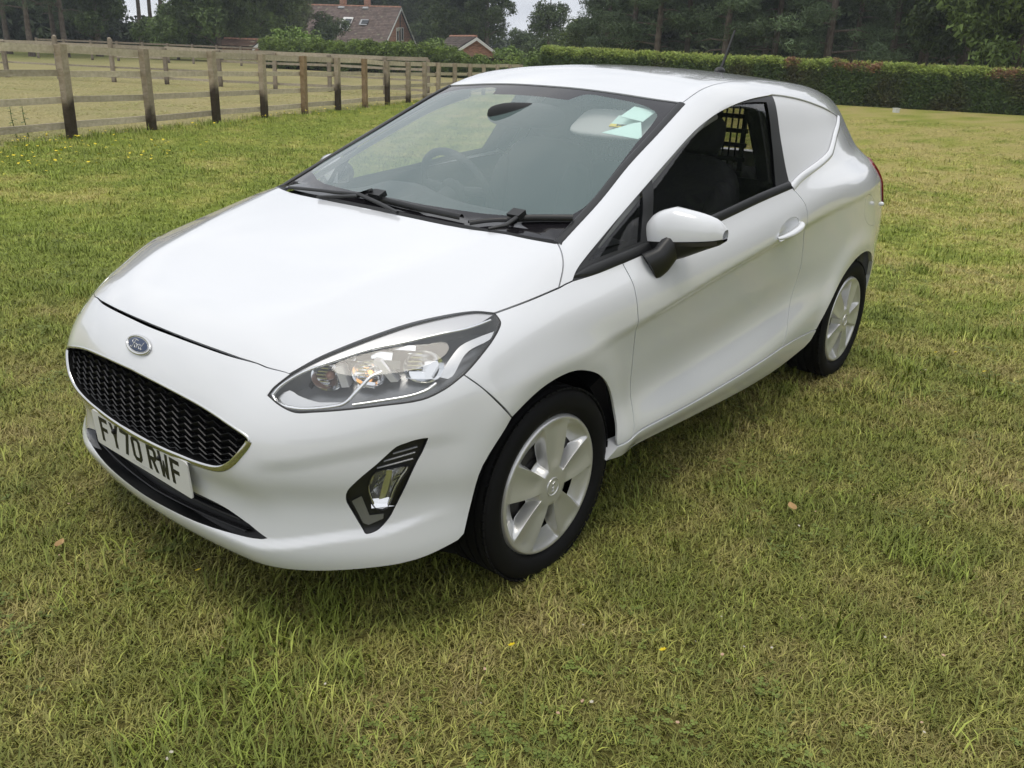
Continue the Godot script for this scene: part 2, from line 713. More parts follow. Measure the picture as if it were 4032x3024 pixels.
func refined(poly: PackedVector2Array, longest: float) -> PackedVector2Array:
	var out := PackedVector2Array()
	for i in poly.size():
		var a := poly[i]
		var b := poly[(i + 1) % poly.size()]
		var k := maxi(1, int(ceil(a.distance_to(b) / longest)))
		for j in k:
			out.append(a.lerp(b, float(j) / k))
	return out

# A panel of the left half (z < 0). opt: holes, step, off, lip, gap, relief (Callable uv -> metres), flat
func panel(mode: int, outer: PackedVector2Array, opt := {}) -> MB:
	var step: float = opt.get("step", 0.022)
	var off: float = opt.get("off", 0.0)
	var lip: float = opt.get("lip", 0.018)
	var gap: float = opt.get("gap", 0.002)
	var relief = opt.get("relief")
	var middle: bool = opt.get("middle", false)
	var holes: Array = []
	if gap != 0.0:
		outer = grown(outer, -gap)
	if middle:
		# touches the centre line: cut exactly there
		var axis := 1 if mode == ARC else 0
		var cut := PackedVector2Array([Vector2(-9, 0), Vector2(9, 0), Vector2(9, 9), Vector2(-9, 9)]) if axis == 1 else PackedVector2Array([Vector2(0, -9), Vector2(9, -9), Vector2(9, 9), Vector2(0, 9)])
		outer = Geometry2D.intersect_polygons(outer, cut)[0]
	outer = refined(outer, step)
	for h in opt.get("holes", []):
		var hh: PackedVector2Array = grown(h, opt.get("hole_gap", gap))
		holes.append(refined(hh, step))
	var lo := outer[0]
	var hi := outer[0]
	for p in outer:
		lo = lo.min(p)
		hi = hi.max(p)
	var o := Vector2(floorf(lo.x / step) * step, floorf(lo.y / step) * step)
	var nx := int((hi.x - o.x) / step) + 1
	var ny := int((hi.y - o.y) / step) + 1
	var edge := {}
	var loops := [outer]
	loops.append_array(holes)
	for lp in loops:
		for i in lp.size():
			var a: Vector2 = lp[i]
			var b: Vector2 = lp[(i + 1) % lp.size()]
			for k in 6:
				var q := a.lerp(b, k / 5.0)
				var ci := int((q.x - o.x) / step)
				var cj := int((q.y - o.y) / step)
				for di in [-1, 0, 1]:
					for dj in [-1, 0, 1]:
						edge[Vector2i(ci + di, cj + dj)] = true
	var mb := MB.new()
	var seen := {}
	var get_vert := func(uv: Vector2) -> int:
		var key := Vector2i(roundi(uv.x * 20000.0), roundi(uv.y * 20000.0))
		if seen.has(key):
			return seen[key]
		var p := cast(mode, uv)
		var nn := grad_at(p)
		var out := off
		if relief != null:
			out += relief.call(uv)
		p += nn * out
		if middle and p.z < 0.0006:
			p.z = 0.0
		var k := mb.vert(Vector3(p.x, p.y, -p.z), Vector3(nn.x, nn.y, -nn.z), uv)
		seen[key] = k
		return k
	for i in nx:
		for j in ny:
			var c := o + Vector2(i, j) * step
			var cell := PackedVector2Array([c, c + Vector2(step, 0), c + Vector2(step, step), c + Vector2(0, step)])
			if not edge.has(Vector2i(i, j)):
				var mid := c + Vector2(step, step) * 0.5
				if not Geometry2D.is_point_in_polygon(mid, outer):
					continue
				var inside := true
				for h in holes:
					if Geometry2D.is_point_in_polygon(mid, h):
						inside = false
						break
				if inside:
					mb.quad(get_vert.call(cell[0]), get_vert.call(cell[1]), get_vert.call(cell[2]), get_vert.call(cell[3]))
				continue
			var parts := Geometry2D.intersect_polygons(cell, outer)
			for h in holes:
				var kept: Array[PackedVector2Array] = []
				for q in parts:
					for q2 in Geometry2D.clip_polygons(q, h):
						if not Geometry2D.is_polygon_clockwise(q2):
							kept.append(q2)
				parts = kept
			for q in parts:
				var tr := Geometry2D.triangulate_polygon(q)
				for k in range(0, tr.size(), 3):
					mb.tri(get_vert.call(q[tr[k]]), get_vert.call(q[tr[k + 1]]), get_vert.call(q[tr[k + 2]]))
	if relief != null:
		# normals from the relief itself
		var acc := PackedVector3Array()
		acc.resize(mb.v.size())
		for i in range(0, mb.ix.size(), 3):
			var a := mb.ix[i]
			var b := mb.ix[i + 1]
			var d := mb.ix[i + 2]
			var g := (mb.v[b] - mb.v[a]).cross(mb.v[d] - mb.v[a])
			if g.dot(mb.n[a]) < 0.0:
				g = -g
			acc[a] += g
			acc[b] += g
			acc[d] += g
		for i in acc.size():
			if acc[i].length() > 0.0:
				mb.n[i] = acc[i].normalized()
	if lip != 0.0:
		for lp in loops:
			var top := []
			var low := []
			var cnt: int = lp.size()
			for i in cnt:
				var p := cast(mode, lp[i])
				var nn := grad_at(p)
				p += nn * off
				if middle and p.z < 0.0006:
					p.z = 0.0
				top.append(Vector3(p.x, p.y, -p.z))
				var q := p - nn * lip
				low.append(Vector3(q.x, q.y, -q.z))
			for i in cnt:
				var k := (i + 1) % cnt
				if middle and absf(top[i].z) < 0.001 and absf(top[k].z) < 0.001:
					continue
				mb.face([top[i], top[k], low[k], low[i]])
	return mb

func both(b: MB) -> MB:
	var o := MB.new()
	o.add(b)
	o.add(b, true)
	return o

# a strip that lies on the surface along a curve, raised and rounded
func strip(mode: int, pts: Array, width: float, height: float, off := 0.0, taper := false, nose := 0.0) -> MB:
	var mb := MB.new()
	var rows := []
	for i in pts.size():
		var p := cast(mode, to_uv(mode, pts[i]))
		var nn := grad_at(p)
		var a: Vector3 = pts[maxi(i - 1, 0)]
		var b: Vector3 = pts[mini(i + 1, pts.size() - 1)]
		var s := nn.cross((b - a).normalized()).normalized()
		var wd := width
		if taper:
			wd *= sqrt(clampf(4.0 * minf(i, pts.size() - 1 - i) / pts.size() + 0.08, 0.0, 1.0))
		if nose > 0.0:
			wd *= clampf(0.12 + 0.88 * i / (nose * pts.size()), 0.12, 1.0)
		var row := []
		for k in 7:
			var an := PI * (k / 6.0)
			var q := p + nn * (off + sin(an) * height * minf(1.0, wd / width)) + s * cos(an) * wd * 0.5
			var m := (s * cos(an) * height + nn * sin(an) * wd * 0.5).normalized()
			row.append(mb.vert(Vector3(q.x, q.y, -q.z), Vector3(m.x, m.y, -m.z)))
		rows.append(row)
	for i in rows.size() - 1:
		for k in 6:
			mb.quad(rows[i][k], rows[i][k + 1], rows[i + 1][k + 1], rows[i + 1][k])
	return mb

# ---------------------------------------------------------------- the van

func build_van() -> void:
	var van := thing("small_van", "white three-door van parked on the lawn with its front towards the viewer", "van")
	var hood_front := xyw([.749, .763, -.06, .749, .763, 0, .746, .763, .111, .736, .760, .225, .717, .754, .340, .699, .750, .412, .691, .745, .444, .674, .741, .491, .668, .738, .509])
	var lamp_up := xyw([.722, .691, .486, .706, .708, .490, .668, .738, .509, .605, .772, .543, .545, .797, .577, .478, .821, .614, .395, .845, .657, .316, .859, .698, .239, .863, .733, .193, .855, .761])
	var lamp_end := xyw([.193, .855, .761, .196, .839, .782, .209, .829, .792, .248, .809, .807, .305, .782, .819, .373, .743, .819])
	var lamp_low := xyw([.373, .743, .819, .427, .714, .804, .479, .693, .776, .556, .682, .715, .617, .673, .658, .674, .665, .597, .699, .662, .563, .715, .673, .526, .722, .691, .486])
	var wing_gap := xyw([.193, .855, .761, .07, .868, .772, -.058, .883, .778])
	var cowl_side := xyw([-.058, .883, .778, -.122, .929, .738, -.175, .977, .676])
	var cowl := xyw([-.175, .977, .676, -.163, .975, .667, -.102, .983, .568, -.048, .993, .408, -.029, 1.003, .173, -.027, 1.004, 0, -.027, 1.004, -.06])
	var bump_wing := xyw([.373, .743, .819, .330, .700, .851, .243, .604, .871])
	var arch_low := xyw([.243, .604, .871, .340, .493, .862, .361, .389, .845, .385, .300, .843])
	var arch_top := xyw([-.298, .337, .865, -.302, .433, .860, -.266, .524, .861, -.193, .600, .867, -.094, .647, .872, -.004, .663, .872, .118, .648, .870, .243, .604, .871])
	var bump_low := xyw([.40, .285, .835, .497, .248, .776, .632, .228, .657, .733, .213, .496, .775, .205, .3, .79, .20, .15, .79, .20, 0, .79, .20, -.06])
	var belt := xyw([-.122, .893, .780, -.233, .900, .791, -.364, .912, .795, -.649, .940, .798, -.997, .973, .801, -1.295, 1.007, .801, -1.602, 1.034, .798])
	var dlo := xyw([-.122, .893, .780, -.158, .915, .768, -.310, .987, .747, -.451, 1.054, .733, -.604, 1.122, .716, -.772, 1.194, .696, -.955, 1.268, .674, -1.107, 1.314, .661, -1.267, 1.346, .650, -1.445, 1.368, .638, -1.648, 1.381, .622, -1.709, 1.384, .613])
	var post := xyw([-1.709, 1.384, .613, -1.661, 1.274, .681, -1.621, 1.144, .743, -1.602, 1.034, .798])
	var door_front := xyw([-.364, .912, .795, -.367, .870, .822, -.364, .817, .850, -.370, .746, .863, -.397, .630, .855, -.414, .500, .850, -.418, .431, .850, -.395, .345, .868])
	var door_rear := xyw([-1.602, 1.034, .798, -1.622, 1.008, .82, -1.640, .974, .845, -1.65, .925, .861, -1.66, .876, .861, -1.685, .827, .851, -1.715, .77, .848, -1.735, .70, .845, -1.73, .62, .843, -1.70, .55, .840, -1.65, .47, .843, -1.615, .41, .85, -1.59, .372, .857])
	var sill_top := xyw([-.395, .345, .868, -.6, .345, .858, -.83, .344, .858, -1.18, .354, .858, -1.51, .368, .857, -1.59, .372, .857])
	var sill_rear := xyw([-1.59, .372, .857, -1.75, .372, .852, -2.004, .357, .857])
	var arch_rear := xyw([-2.004, .357, .857, -2.035, .40, .858, -2.113, .485, .857, -2.286, .592, .853, -2.411, .638, .854, -2.54, .648, .85, -2.66, .62, .838, -2.75, .56, .825])
	var quarter_top := xyw([-1.709, 1.384, .613, -1.854, 1.377, .608, -2.044, 1.360, .603, -2.251, 1.334, .599, -2.482, 1.299, .584, -2.615, 1.276, .568, -2.643, 1.264, .569])
	var quarter_low := xyw([-2.643, 1.264, .569, -2.52, 1.235, .617, -2.386, 1.203, .658, -2.248, 1.156, .704, -2.168, 1.131, .726, -2.004, 1.105, .753, -1.735, 1.066, .782, -1.602, 1.034, .798])
	var ditch := xyw([-2.86, 1.345, .46, -2.5, 1.395, .475, -2.0, 1.42, .51, -1.5, 1.428, .54, -1.2, 1.40, .56, -1.02, 1.358, .578])
	var screen_side := xyw([-1.02, 1.358, .578, -.793, 1.260, .606, -.602, 1.174, .625, -.409, 1.084, .655, -.236, 1.006, .672, -.175, .977, .676])
	var screen_top := xyw([-1.02, 1.358, .578, -.988, 1.368, .454, -.964, 1.382, .266, -.950, 1.388, .06, -.949, 1.388, 0, -.949, 1.388, -.06])
	var rear_side := xyw([-2.75, .56, .825, -2.83, .58, .80, -2.90, .64, .78, -2.90, .75, .765, -2.88, .86, .76, -2.86, .94, .74, -2.88, 1.04, .66, -2.91, 1.10, .60, -2.89, 1.2, .53, -2.86, 1.28, .50, -2.86, 1.345, .46])

	# bonnet, roof, front bumper: one piece across the middle
	var o := crv(hood_front) + crv(lamp_up.slice(2)).slice(1) + crv(wing_gap).slice(1) + crv(cowl_side).slice(1) + crv(cowl, 4).slice(1)
	put("bonnet", both(panel(ARC, as_uv(ARC, o), {"middle": true, "gap": 0.0028})), M.paint, van)
	o = crv(screen_top) 
	o.reverse()
	o += crv(rev(ditch)).slice(1) + [Vector3(-2.93, 1.35, 0.3), Vector3(-2.95, 1.36, 0), Vector3(-2.95, 1.36, -0.06)]
	put("roof", both(panel(ARC, as_uv(ARC, o), {"middle": true, "gap": 0.0012})), M.paint, van)

	var grille := xyw([.819, .657, -.06, .819, .657, 0, .815, .652, .141, .807, .642, .258, .799, .631, .332, .792, .615, .404, .784, .600, .460, .780, .590, .478, .784, .578, .479, .794, .552, .463, .805, .516, .433, .809, .490, .395, .812, .477, .354, .819, .469, .280, .823, .467, .22, .828, .464, .161, .831, .462, .058, .832, .461, 0, .832, .461, -.06])
	var grille_line := crv(grille, 4)
	var low_grille := crv(xyw([.81, .357, -.06, .81, .357, 0, .797, .354, .227, .789, .353, .298, .781, .347, .362, .770, .329, .437]), 3) + crv(xyw([.756, .303, .492, .762, .297, .475, .778, .290, .413, .799, .278, .25, .810, .272, .056, .81, .271, 0, .81, .271, -.06]), 3)
	var fog := crv(xyw([.477, .594, .798, .479, .597, .797, .502, .595, .782, .526, .587, .766, .544, .579, .754, .561, .561, .743, .586, .533, .725, .613, .504, .704, .632, .476, .684, .638, .459, .673, .637, .439, .666, .632, .421, .664, .618, .389, .671, .600, .337, .691, .596, .334, .696, .584, .337, .706, .571, .344, .715, .557, .360, .725, .545, .381, .734, .527, .444, .758, .517, .492, .775, .501, .535, .786, .489, .560, .793]), 2, true)
	o = crv(hood_front) + crv(rev(lamp_up.slice(0, 3))).slice(1) + crv(rev(lamp_low)).slice(1) + crv(bump_wing).slice(1) + crv(arch_low).slice(1) + crv(bump_low)
	put("front_bumper", both(panel(FRONT, as_uv(FRONT, o), {"middle": true, "gap": 0.0016, "step": 0.010, "lip": 0.03, "hole_gap": 0.0, "holes": [as_uv(FRONT, grille_line), as_uv(FRONT, low_grille), as_uv(FRONT, fog)]})), M.paint, van)

	# grille, trims, plate and badge
	var guv := as_uv(FRONT, grille_line)
	var gm := put("radiator_grille", both(panel(FRONT, guv, {"middle": true, "gap": 0.001, "step": 0.02, "off": -0.046, "lip": -0.044})), M.black_matte, van)
	var gz := grown(guv, 0.004)
	for row in 13:
		var slat := MB.new()
		var prev := []
		var from_middle := false
		for k in 45:
			var u := 0.0125 * k
			var yy := 0.448 + 0.0182 * row + 0.0125 * absf(fposmod(k / 4.0 + 0.5, 1.0) * 2.0 - 1.0)
			var now_ := []
			if Geometry2D.is_point_in_polygon(Vector2(maxf(u, 0.0005), yy - 0.004), gz):
				from_middle = from_middle or k == 0
				for e in [[0.0, -0.016], [-0.0015, -0.0135], [-0.015, -0.032], [-0.022, -0.044]]:
					var p := cast(FRONT, Vector2(u, yy + e[0]))
					p += grad_at(p) * e[1]
					now_.append(Vector3(p.x, p.y, -p.z))
				if not prev.is_empty():
					for f in 3:
						slat.face([prev[f], now_[f], now_[f + 1], prev[f + 1]], Vector3(1, 0.2, 0))
			elif slat.v.size() > 0:
				break
			prev = now_
		if slat.v.size() > 0:
			if from_middle:
				put("grille_slat", both(slat), M.black_trim, gm)
			else:
				put("grille_slat", slat, M.black_trim, gm)
				put("grille_slat", slat, M.black_trim, gm, true)
	gm.set_meta("label", "black grille of wavy slats")
	var tr := MB.new()
	tr.add(strip(FRONT, grille_line.slice(30), 0.020, 0.007, -0.002))
	put("chrome_trim", both(tr), M.chrome, van)
	put("grille_rim", both(strip(FRONT, grille_line.slice(3, 34), 0.009, 0.004, -0.002)), M.satin, van)
	put("lower_grille", both(panel(FRONT, as_uv(FRONT, low_grille), {"middle": true, "gap": 0.0, "off": -0.05, "lip": -0.05})), M.black_trim, van)
	for k in 3:
		var row := []
		for i in 13:
			var w := 0.40 * i / 12.0 - 0.02 * k
			row.append(Vector3(nose_at(0.30, w) + 0.0, 0.292 + 0.019 * k + 0.012 * w, w))
		put("grille_bar", both(strip(FRONT, row, 0.011, 0.018, -0.040)), M.black_trim, van)
	build_plate(van)
	build_badge(van)

	# windscreen and its black border
	var ws := [Vector3(-.06, 1.0, -.06), Vector3(-.06, 1.0, 0), Vector3(-.062, 1.0, .173), Vector3(-.082, .993, .408), Vector3(-.13, .983, .568), Vector3(-.19, .985, .66)]
	ws = crv(ws) + crv(rev(screen_side.slice(0, 5))) + crv(screen_top).slice(1)
	var clear := crv(xyw([-.118, 1.036, -.06, -.118, 1.036, 0, -.126, 1.033, .183, -.164, 1.031, .373, -.205, 1.028, .475]), 3) + crv(xyw([-.285, 1.038, .615, -.31, 1.045, .63, -.373, 1.067, .636, -.499, 1.128, .622, -.715, 1.231, .585, -.895, 1.317, .556, -.925, 1.336, .522, -.938, 1.353, .446, -.933, 1.363, .335, -.926, 1.371, .229, -.895, 1.36, .20]), 3) + xyw([-.863, 1.349, .187, -.860, 1.352, .142, -.860, 1.35, 0, -.86, 1.35, -.06])
	put("screen_border", both(panel(ARC, as_uv(ARC, ws), {"middle": true, "gap": 0.0, "off": -0.004, "lip": 0.0, "holes": [as_uv(ARC, clear)], "hole_gap": 0.0})), M.frit, van)
	put("windscreen", both(panel(ARC, as_uv(ARC, clear), {"middle": true, "gap": 0.0, "off": -0.004, "lip": 0.0})), M.glass_screen, van)

	# lamp outlines
	var lamp := crv(lamp_up, 3) + crv(lamp_end, 3).slice(1) + crv(lamp_low, 3).slice(1)
	var fog_in := crv(xyw([.519, .520, .775, .557, .518, .748, .587, .511, .725, .598, .485, .714, .598, .459, .708, .586, .420, .705, .573, .396, .712, .553, .398, .728, .543, .450, .749, .533, .487, .764]), 2, true)

	# everything that comes in a left and a right half
	var wing := crv(wing_gap) + crv([Vector3(-.058, .883, .778), Vector3(-.09, .889, .779), Vector3(-.122, .893, .780)]).slice(1) + crv(belt.slice(0, 3)).slice(1) + crv(door_front).slice(1) + [Vector3(-.306, .337, .866)] + crv(arch_top).slice(1) + crv(rev(bump_wing)).slice(1) + crv(rev(lamp_end)).slice(1)
	var p_wing := panel(ARC, as_uv(ARC, wing), {"gap": 0.0022, "lip": 0.008, "step": 0.011})
	var pocket := []
	for k in 28:
		var an := TAU * k / 28.0
		pocket.append(Vector3(-1.462 + cos(an) * 0.098, 0.893 + sin(an) * 0.040 - cos(an) * 0.018, .86))
	var pocket_uv := as_uv(ARC, pocket)
	var door := crv(belt.slice(2)) + crv(door_rear).slice(1) + crv(rev(sill_top)).slice(1) + crv(rev(door_front)).slice(1)
	var p_door := panel(ARC, as_uv(ARC, door), {"gap": 0.0027, "holes": [pocket_uv], "hole_gap": 0.0, "step": 0.011})
	var pc := Vector2.ZERO
	for q in pocket_uv:
		pc += q / pocket_uv.size()
	var dish := func(q: Vector2) -> float:
		var d := q - pc
		d.y -= d.x * 0.18
		var rr := (d.x / 0.100) * (d.x / 0.100) + (d.y / 0.041) * (d.y / 0.041)
		return -0.026 * maxf(0.0, 1.0 - rr * rr)
	var p_pocket := panel(ARC, pocket_uv, {"gap": 0.0, "lip": 0.0, "step": 0.008, "relief": dish})
	var sill := [Vector3(-.306, .337, .866)] + crv(sill_top) + crv(sill_rear).slice(1) + [Vector3(-1.975, .305, .852)] + crv(xyw([-1.93, .285, .84, -1.607, .240, .82, -.893, .256, .82, -.274, .290, .84]))
	var p_sill := panel(ARC, as_uv(ARC, sill), {"gap": 0.0022, "step": 0.014, "lip": 0.05, "off": 0.003})
	var fuel := crv(xyw([-2.407, .928, .847, -2.447, .938, .844, -2.533, .919, .835, -2.619, .876, .827, -2.661, .822, .826, -2.668, .776, .828, -2.617, .766, .836, -2.50, .795, .845, -2.425, .855, .848]), 3, true)
	var side := crv(dlo) + crv(quarter_top).slice(1) + crv(quarter_low).slice(1) + crv(door_rear).slice(1) + crv(sill_rear).slice(1) + crv(arch_rear).slice(1) + crv(rear_side).slice(1) + crv(ditch).slice(1) + crv(screen_side).slice(1) + crv(rev(cowl_side)).slice(1) + [Vector3(-.09, .889, .779)]
	var p_side := panel(ARC, as_uv(ARC, side), {"step": 0.012, "gap": 0.0018, "holes": [as_uv(ARC, fuel)], "hole_gap": 0.0})
	var p_fuel := panel(ARC, as_uv(ARC, fuel), {"gap": 0.0012, "lip": 0.02})
	var quarter := crv(quarter_top) + crv(quarter_low).slice(1) + crv(rev(post)).slice(1)
	var p_quarter := panel(ARC, as_uv(ARC, quarter), {"gap": 0.0, "off": -0.007, "lip": 0.0})
	var p_mould := strip(ARC, crv(quarter_low, 4), 0.034, 0.009, -0.004, false)
	var glass := crv(xyw([-.643, 1.147, .704, -.788, 1.212, .685, -.911, 1.261, .672, -1.04, 1.305, .66, -1.173, 1.337, .650, -1.309, 1.355, .645, -1.451, 1.361, .643, -1.604, 1.36, .641]), 3) + crv(xyw([-1.604, 1.36, .641, -1.572, 1.279, .685, -1.523, 1.162, .739, -1.470, 1.037, .792]), 3).slice(1) + xyw([-.992, .991, .791, -.545, .949, .788])
	var small := crv(xyw([-.572, 1.113, .715, -.40, 1.03, .742, -.225, .936, .767]), 3) + [Vector3(-.36, .948, .775), Vector3(-.490, .960, .781)]
	var frame := crv(dlo) + crv(post).slice(1) + crv(rev(belt)).slice(1)
	var g_uv := as_uv(ARC, glass)
	var s_uv := as_uv(ARC, small)
	var p_frame := panel(ARC, as_uv(ARC, frame), {"gap": 0.0, "off": -0.005, "lip": 0.0, "holes": [g_uv, s_uv], "hole_gap": 0.0})
	var p_glass := panel(ARC, g_uv, {"gap": -0.004, "off": -0.012, "lip": 0.0})
	var p_small := panel(ARC, s_uv, {"gap": -0.003, "off": -0.012, "lip": 0.0})
	var belt_up := []
	for q in crv(belt, 4):
		belt_up.append(q + Vector3(0, 0.013, -0.004))
	var p_belt := strip(ARC, belt_up, 0.036, 0.006, -0.003, false, 0.14)
	var p_apillar := strip(ARC, crv(screen_side, 4), 0.030, 0.006, -0.003)
	var p_tail := panel(BACK, as_uv(BACK, crv(xyw([-2.775, 1.047, .70, -2.80, .98, .76, -2.83, .90, .79, -2.89, .835, .79, -3.0, .85, .74, -3.10, .91, .6, -3.06, 1.01, .54, -2.92, 1.06, .60]), 3, true)), {"gap": 0.0, "off": 0.007, "lip": 0.012})
	for sgn in [0, 1]:
		var m: bool = sgn == 1
		put("front_wing", p_wing, M.paint, van, m)
		var d := put("door", p_door, M.paint, van, m)
		put("handle_recess", p_pocket, M.paint, d, m)
		build_handle(d, m)
		put("window_frame", p_frame, M.seal, d, m)
		put("side_window", p_glass, M.glass_side, d, m)
		put("quarter_light", p_small, M.glass_side, d, m)
		put("window_seal", p_belt, M.black_trim, d, m)
		put("side_sill", p_sill, M.paint, van, m)
		var b := put("rear_quarter", p_side, M.paint, van, m)
		put("blanked_window", p_quarter, M.quarter_film, b, m)
		put("window_moulding", p_mould, M.paint, b, m)
		var ff := put("fuel_flap", p_fuel, M.paint, b, m)
		if not m:
			var kn := MB.new()
			kn.sphere(Vector3(-2.655, 0.872, -0.845), Vector3(0.012, 0.011, 0.014), 12, 8)
			put("flap_catch", kn, M.paint, b)
		put("screen_pillar_trim", p_apillar, M.black_trim, van, m)
		put("tail_light", p_tail, M.tail_red, van, m)
		build_headlight(van, lamp, m)
		build_fog_lamp(van, fog, fog_in, m)
		build_door_mirror(van, m)

	# tail, not seen in the photograph beyond its edge
	var tail := [Vector3(-3.2, .60, -.06), Vector3(-3.2, .60, 0), Vector3(-3.1, .60, .5)] + [Vector3(-2.90, .645, .78)] + crv(rear_side.slice(3, 11)).slice(1) + [Vector3(-2.95, 1.33, .3), Vector3(-2.97, 1.335, 0), Vector3(-2.97, 1.335, -.06)]
	var rw := [Vector3(-3.1, 1.02, -.1), Vector3(-3.1, 1.02, .3), Vector3(-3.0, 1.03, .47), Vector3(-2.95, 1.12, .46), Vector3(-2.92, 1.24, .40), Vector3(-2.95, 1.26, .3), Vector3(-2.97, 1.265, -.1)]
	var tg := put("tailgate", both(panel(BACK, as_uv(BACK, tail), {"middle": true, "step": 0.03, "holes": [as_uv(BACK, rw)], "hole_gap": 0.0})), M.paint, van)
	put("rear_window", both(panel(BACK, as_uv(BACK, rw), {"middle": true, "gap": 0.0, "off": -0.006, "lip": 0.0, "step": 0.04})), M.glass_side, tg)
	var rb := [Vector3(-3.2, .60, -.06), Vector3(-3.2, .60, 0), Vector3(-3.1, .60, .5), Vector3(-2.90, .64, .78), Vector3(-2.83, .58, .80), Vector3(-2.75, .56, .825)] + xyw([-2.80, .48, .815, -2.812, .40, .807, -2.80, .33, .80, -2.80, .26, .79, -3.0, .25, .6, -3.1, .24, .3, -3.1, .24, 0, -3.1, .24, -.06])
	put("rear_bumper", both(panel(BACK, as_uv(BACK, rb), {"middle": true, "step": 0.03})), M.paint, van)
	var floor_pan := MB.new()
	floor_pan.box(Vector3(-1.25, 0.235, 0), Vector3(3.3, 0.06, 1.1))
	floor_pan.box(Vector3(-1.1, 0.25, 0), Vector3(1.45, 0.05, 1.58))
	floor_pan.box(Vector3(0.15, 0.5, 0), Vector3(0.9, 0.5, 1.0))
	floor_pan.box(Vector3(0.60, 0.30, 0), Vector3(0.20, 0.10, 0.8))
	floor_pan.box(Vector3(-2.45, 0.6, 0), Vector3(0.9, 0.7, 1.0))
	put("underbody", floor_pan, M.black_matte, van)
	build_wheels(van)
	build_wipers(van)
	build_cabin(van)
	var ant := MB.new()
	ant.sphere(Vector3(-2.415, 1.452, 0), Vector3(0.05, 0.026, 0.022), 14, 8)
	ant.tube([Vector3(-2.425, 1.465, 0), Vector3(-2.53, 1.655, 0)], [0.0075, 0.0055], 8)
	put("roof_aerial", ant, M.black_trim, van)

func build_plate(van: Node3D) -> void:
	var s := 0.0687
	var up := Vector3(sin(s), cos(s), 0)
	var b := Basis(Vector3(0, 0, -1), up, Vector3(0, 0, -1).cross(up))
	var c := Vector3(0.826, 0.4097, 0)
	var pl := MB.new()
	var rect := PackedVector2Array()
	for q in [[0.25, 0.0455, 0.0], [-0.25, 0.0455, PI / 2], [-0.25, -0.0455, PI], [0.25, -0.0455, PI * 1.5]]:
		for k in 5:
			var an: float = q[2] + k * PI / 8
			rect.append(Vector2(q[0] + cos(an) * 0.01, q[1] + sin(an) * 0.01))
	pl.prism(rect, 0.004, Transform3D(b, c - b.z * 0.004))
	var holder := MB.new()
	holder.box(c - b.z * 0.016, Vector3(0.34, 0.06, 0.024), b)
	var plate := put("number_plate", pl, M.plate_white, van)
	put("plate_holder", holder, M.black_trim, plate)
	var gl := {
		"F": [[0, 0, 14, 0, 14, 79, 0, 79], [14, 66, 47, 66, 47, 79, 14, 79], [14, 34, 42, 34, 42, 47, 14, 47]],
		"Y": [[0, 79, 15, 79, 25, 50, 35, 79, 50, 79, 32, 33, 32, 0, 18, 0, 18, 33]],
		"7": [[0, 79, 50, 79, 50, 68, 28, 0, 13, 0, 34, 66, 0, 66]],
		"0": [[12, 0, 38, 0, 32, 13, 18, 13], [38, 0, 50, 12, 36, 18, 32, 13], [50, 12, 50, 67, 36, 61, 36, 18], [50, 67, 38, 79, 32, 66, 36, 61], [38, 79, 12, 79, 18, 66, 32, 66], [12, 79, 0, 67, 14, 61, 18, 66], [0, 67, 0, 12, 14, 18, 14, 61], [0, 12, 12, 0, 18, 13, 14, 18]],
		"R": [[0, 0, 14, 0, 14, 79, 0, 79], [14, 66, 14, 79, 37, 79, 50, 68, 50, 45, 38, 33, 14, 33, 14, 46, 33, 46, 36, 49, 36, 63, 33, 66], [20, 33, 36, 33, 50, 0, 35, 0]],
		"W": [[0, 79, 13, 79, 18, 25, 22, 55, 28, 55, 32, 25, 37, 79, 50, 79, 42, 0, 29, 0, 25, 28, 21, 0, 8, 0]]}
	var x := -0.2205
	for ch in "FY70 RWF":
		if ch == " ":
			x += 0.024
			continue
		var l := MB.new()
		for poly in gl[ch]:
			var pp := PackedVector2Array()
			for i in range(0, poly.size(), 2):
				pp.append(Vector2(x + poly[i] * 0.001, (poly[i + 1] - 39.5) * 0.001 + 0.004))
			l.prism(pp, 0.0008, Transform3D(b, c))
		put("plate_letter", l, M.letter, plate)
		x += 0.061
	for sx in [-0.132, 0.117]:
		var scr := MB.new()
		scr.sphere(c + b * Vector3(sx, 0.022, 0.001), Vector3(0.009, 0.009, 0.005), 12, 8)
		put("plate_screw", scr, M.letter, plate)
	# faint small print, too fine to read
	var fine := MB.new()
	for row in 2:
		for k in 22 if row == 0 else 8:
			fine.box(c + b * Vector3(-0.048 + 0.0046 * k + row * 0.03, -0.0425 - row * 0.005, 0.0003), Vector3(0.0016 + 0.0018 * rng.randf(), 0.0022, 0.0006), b)
	var ft := put("plate_small_print", fine, M.lamp_grey, plate)
	ft.set_meta("kind", "stuff")

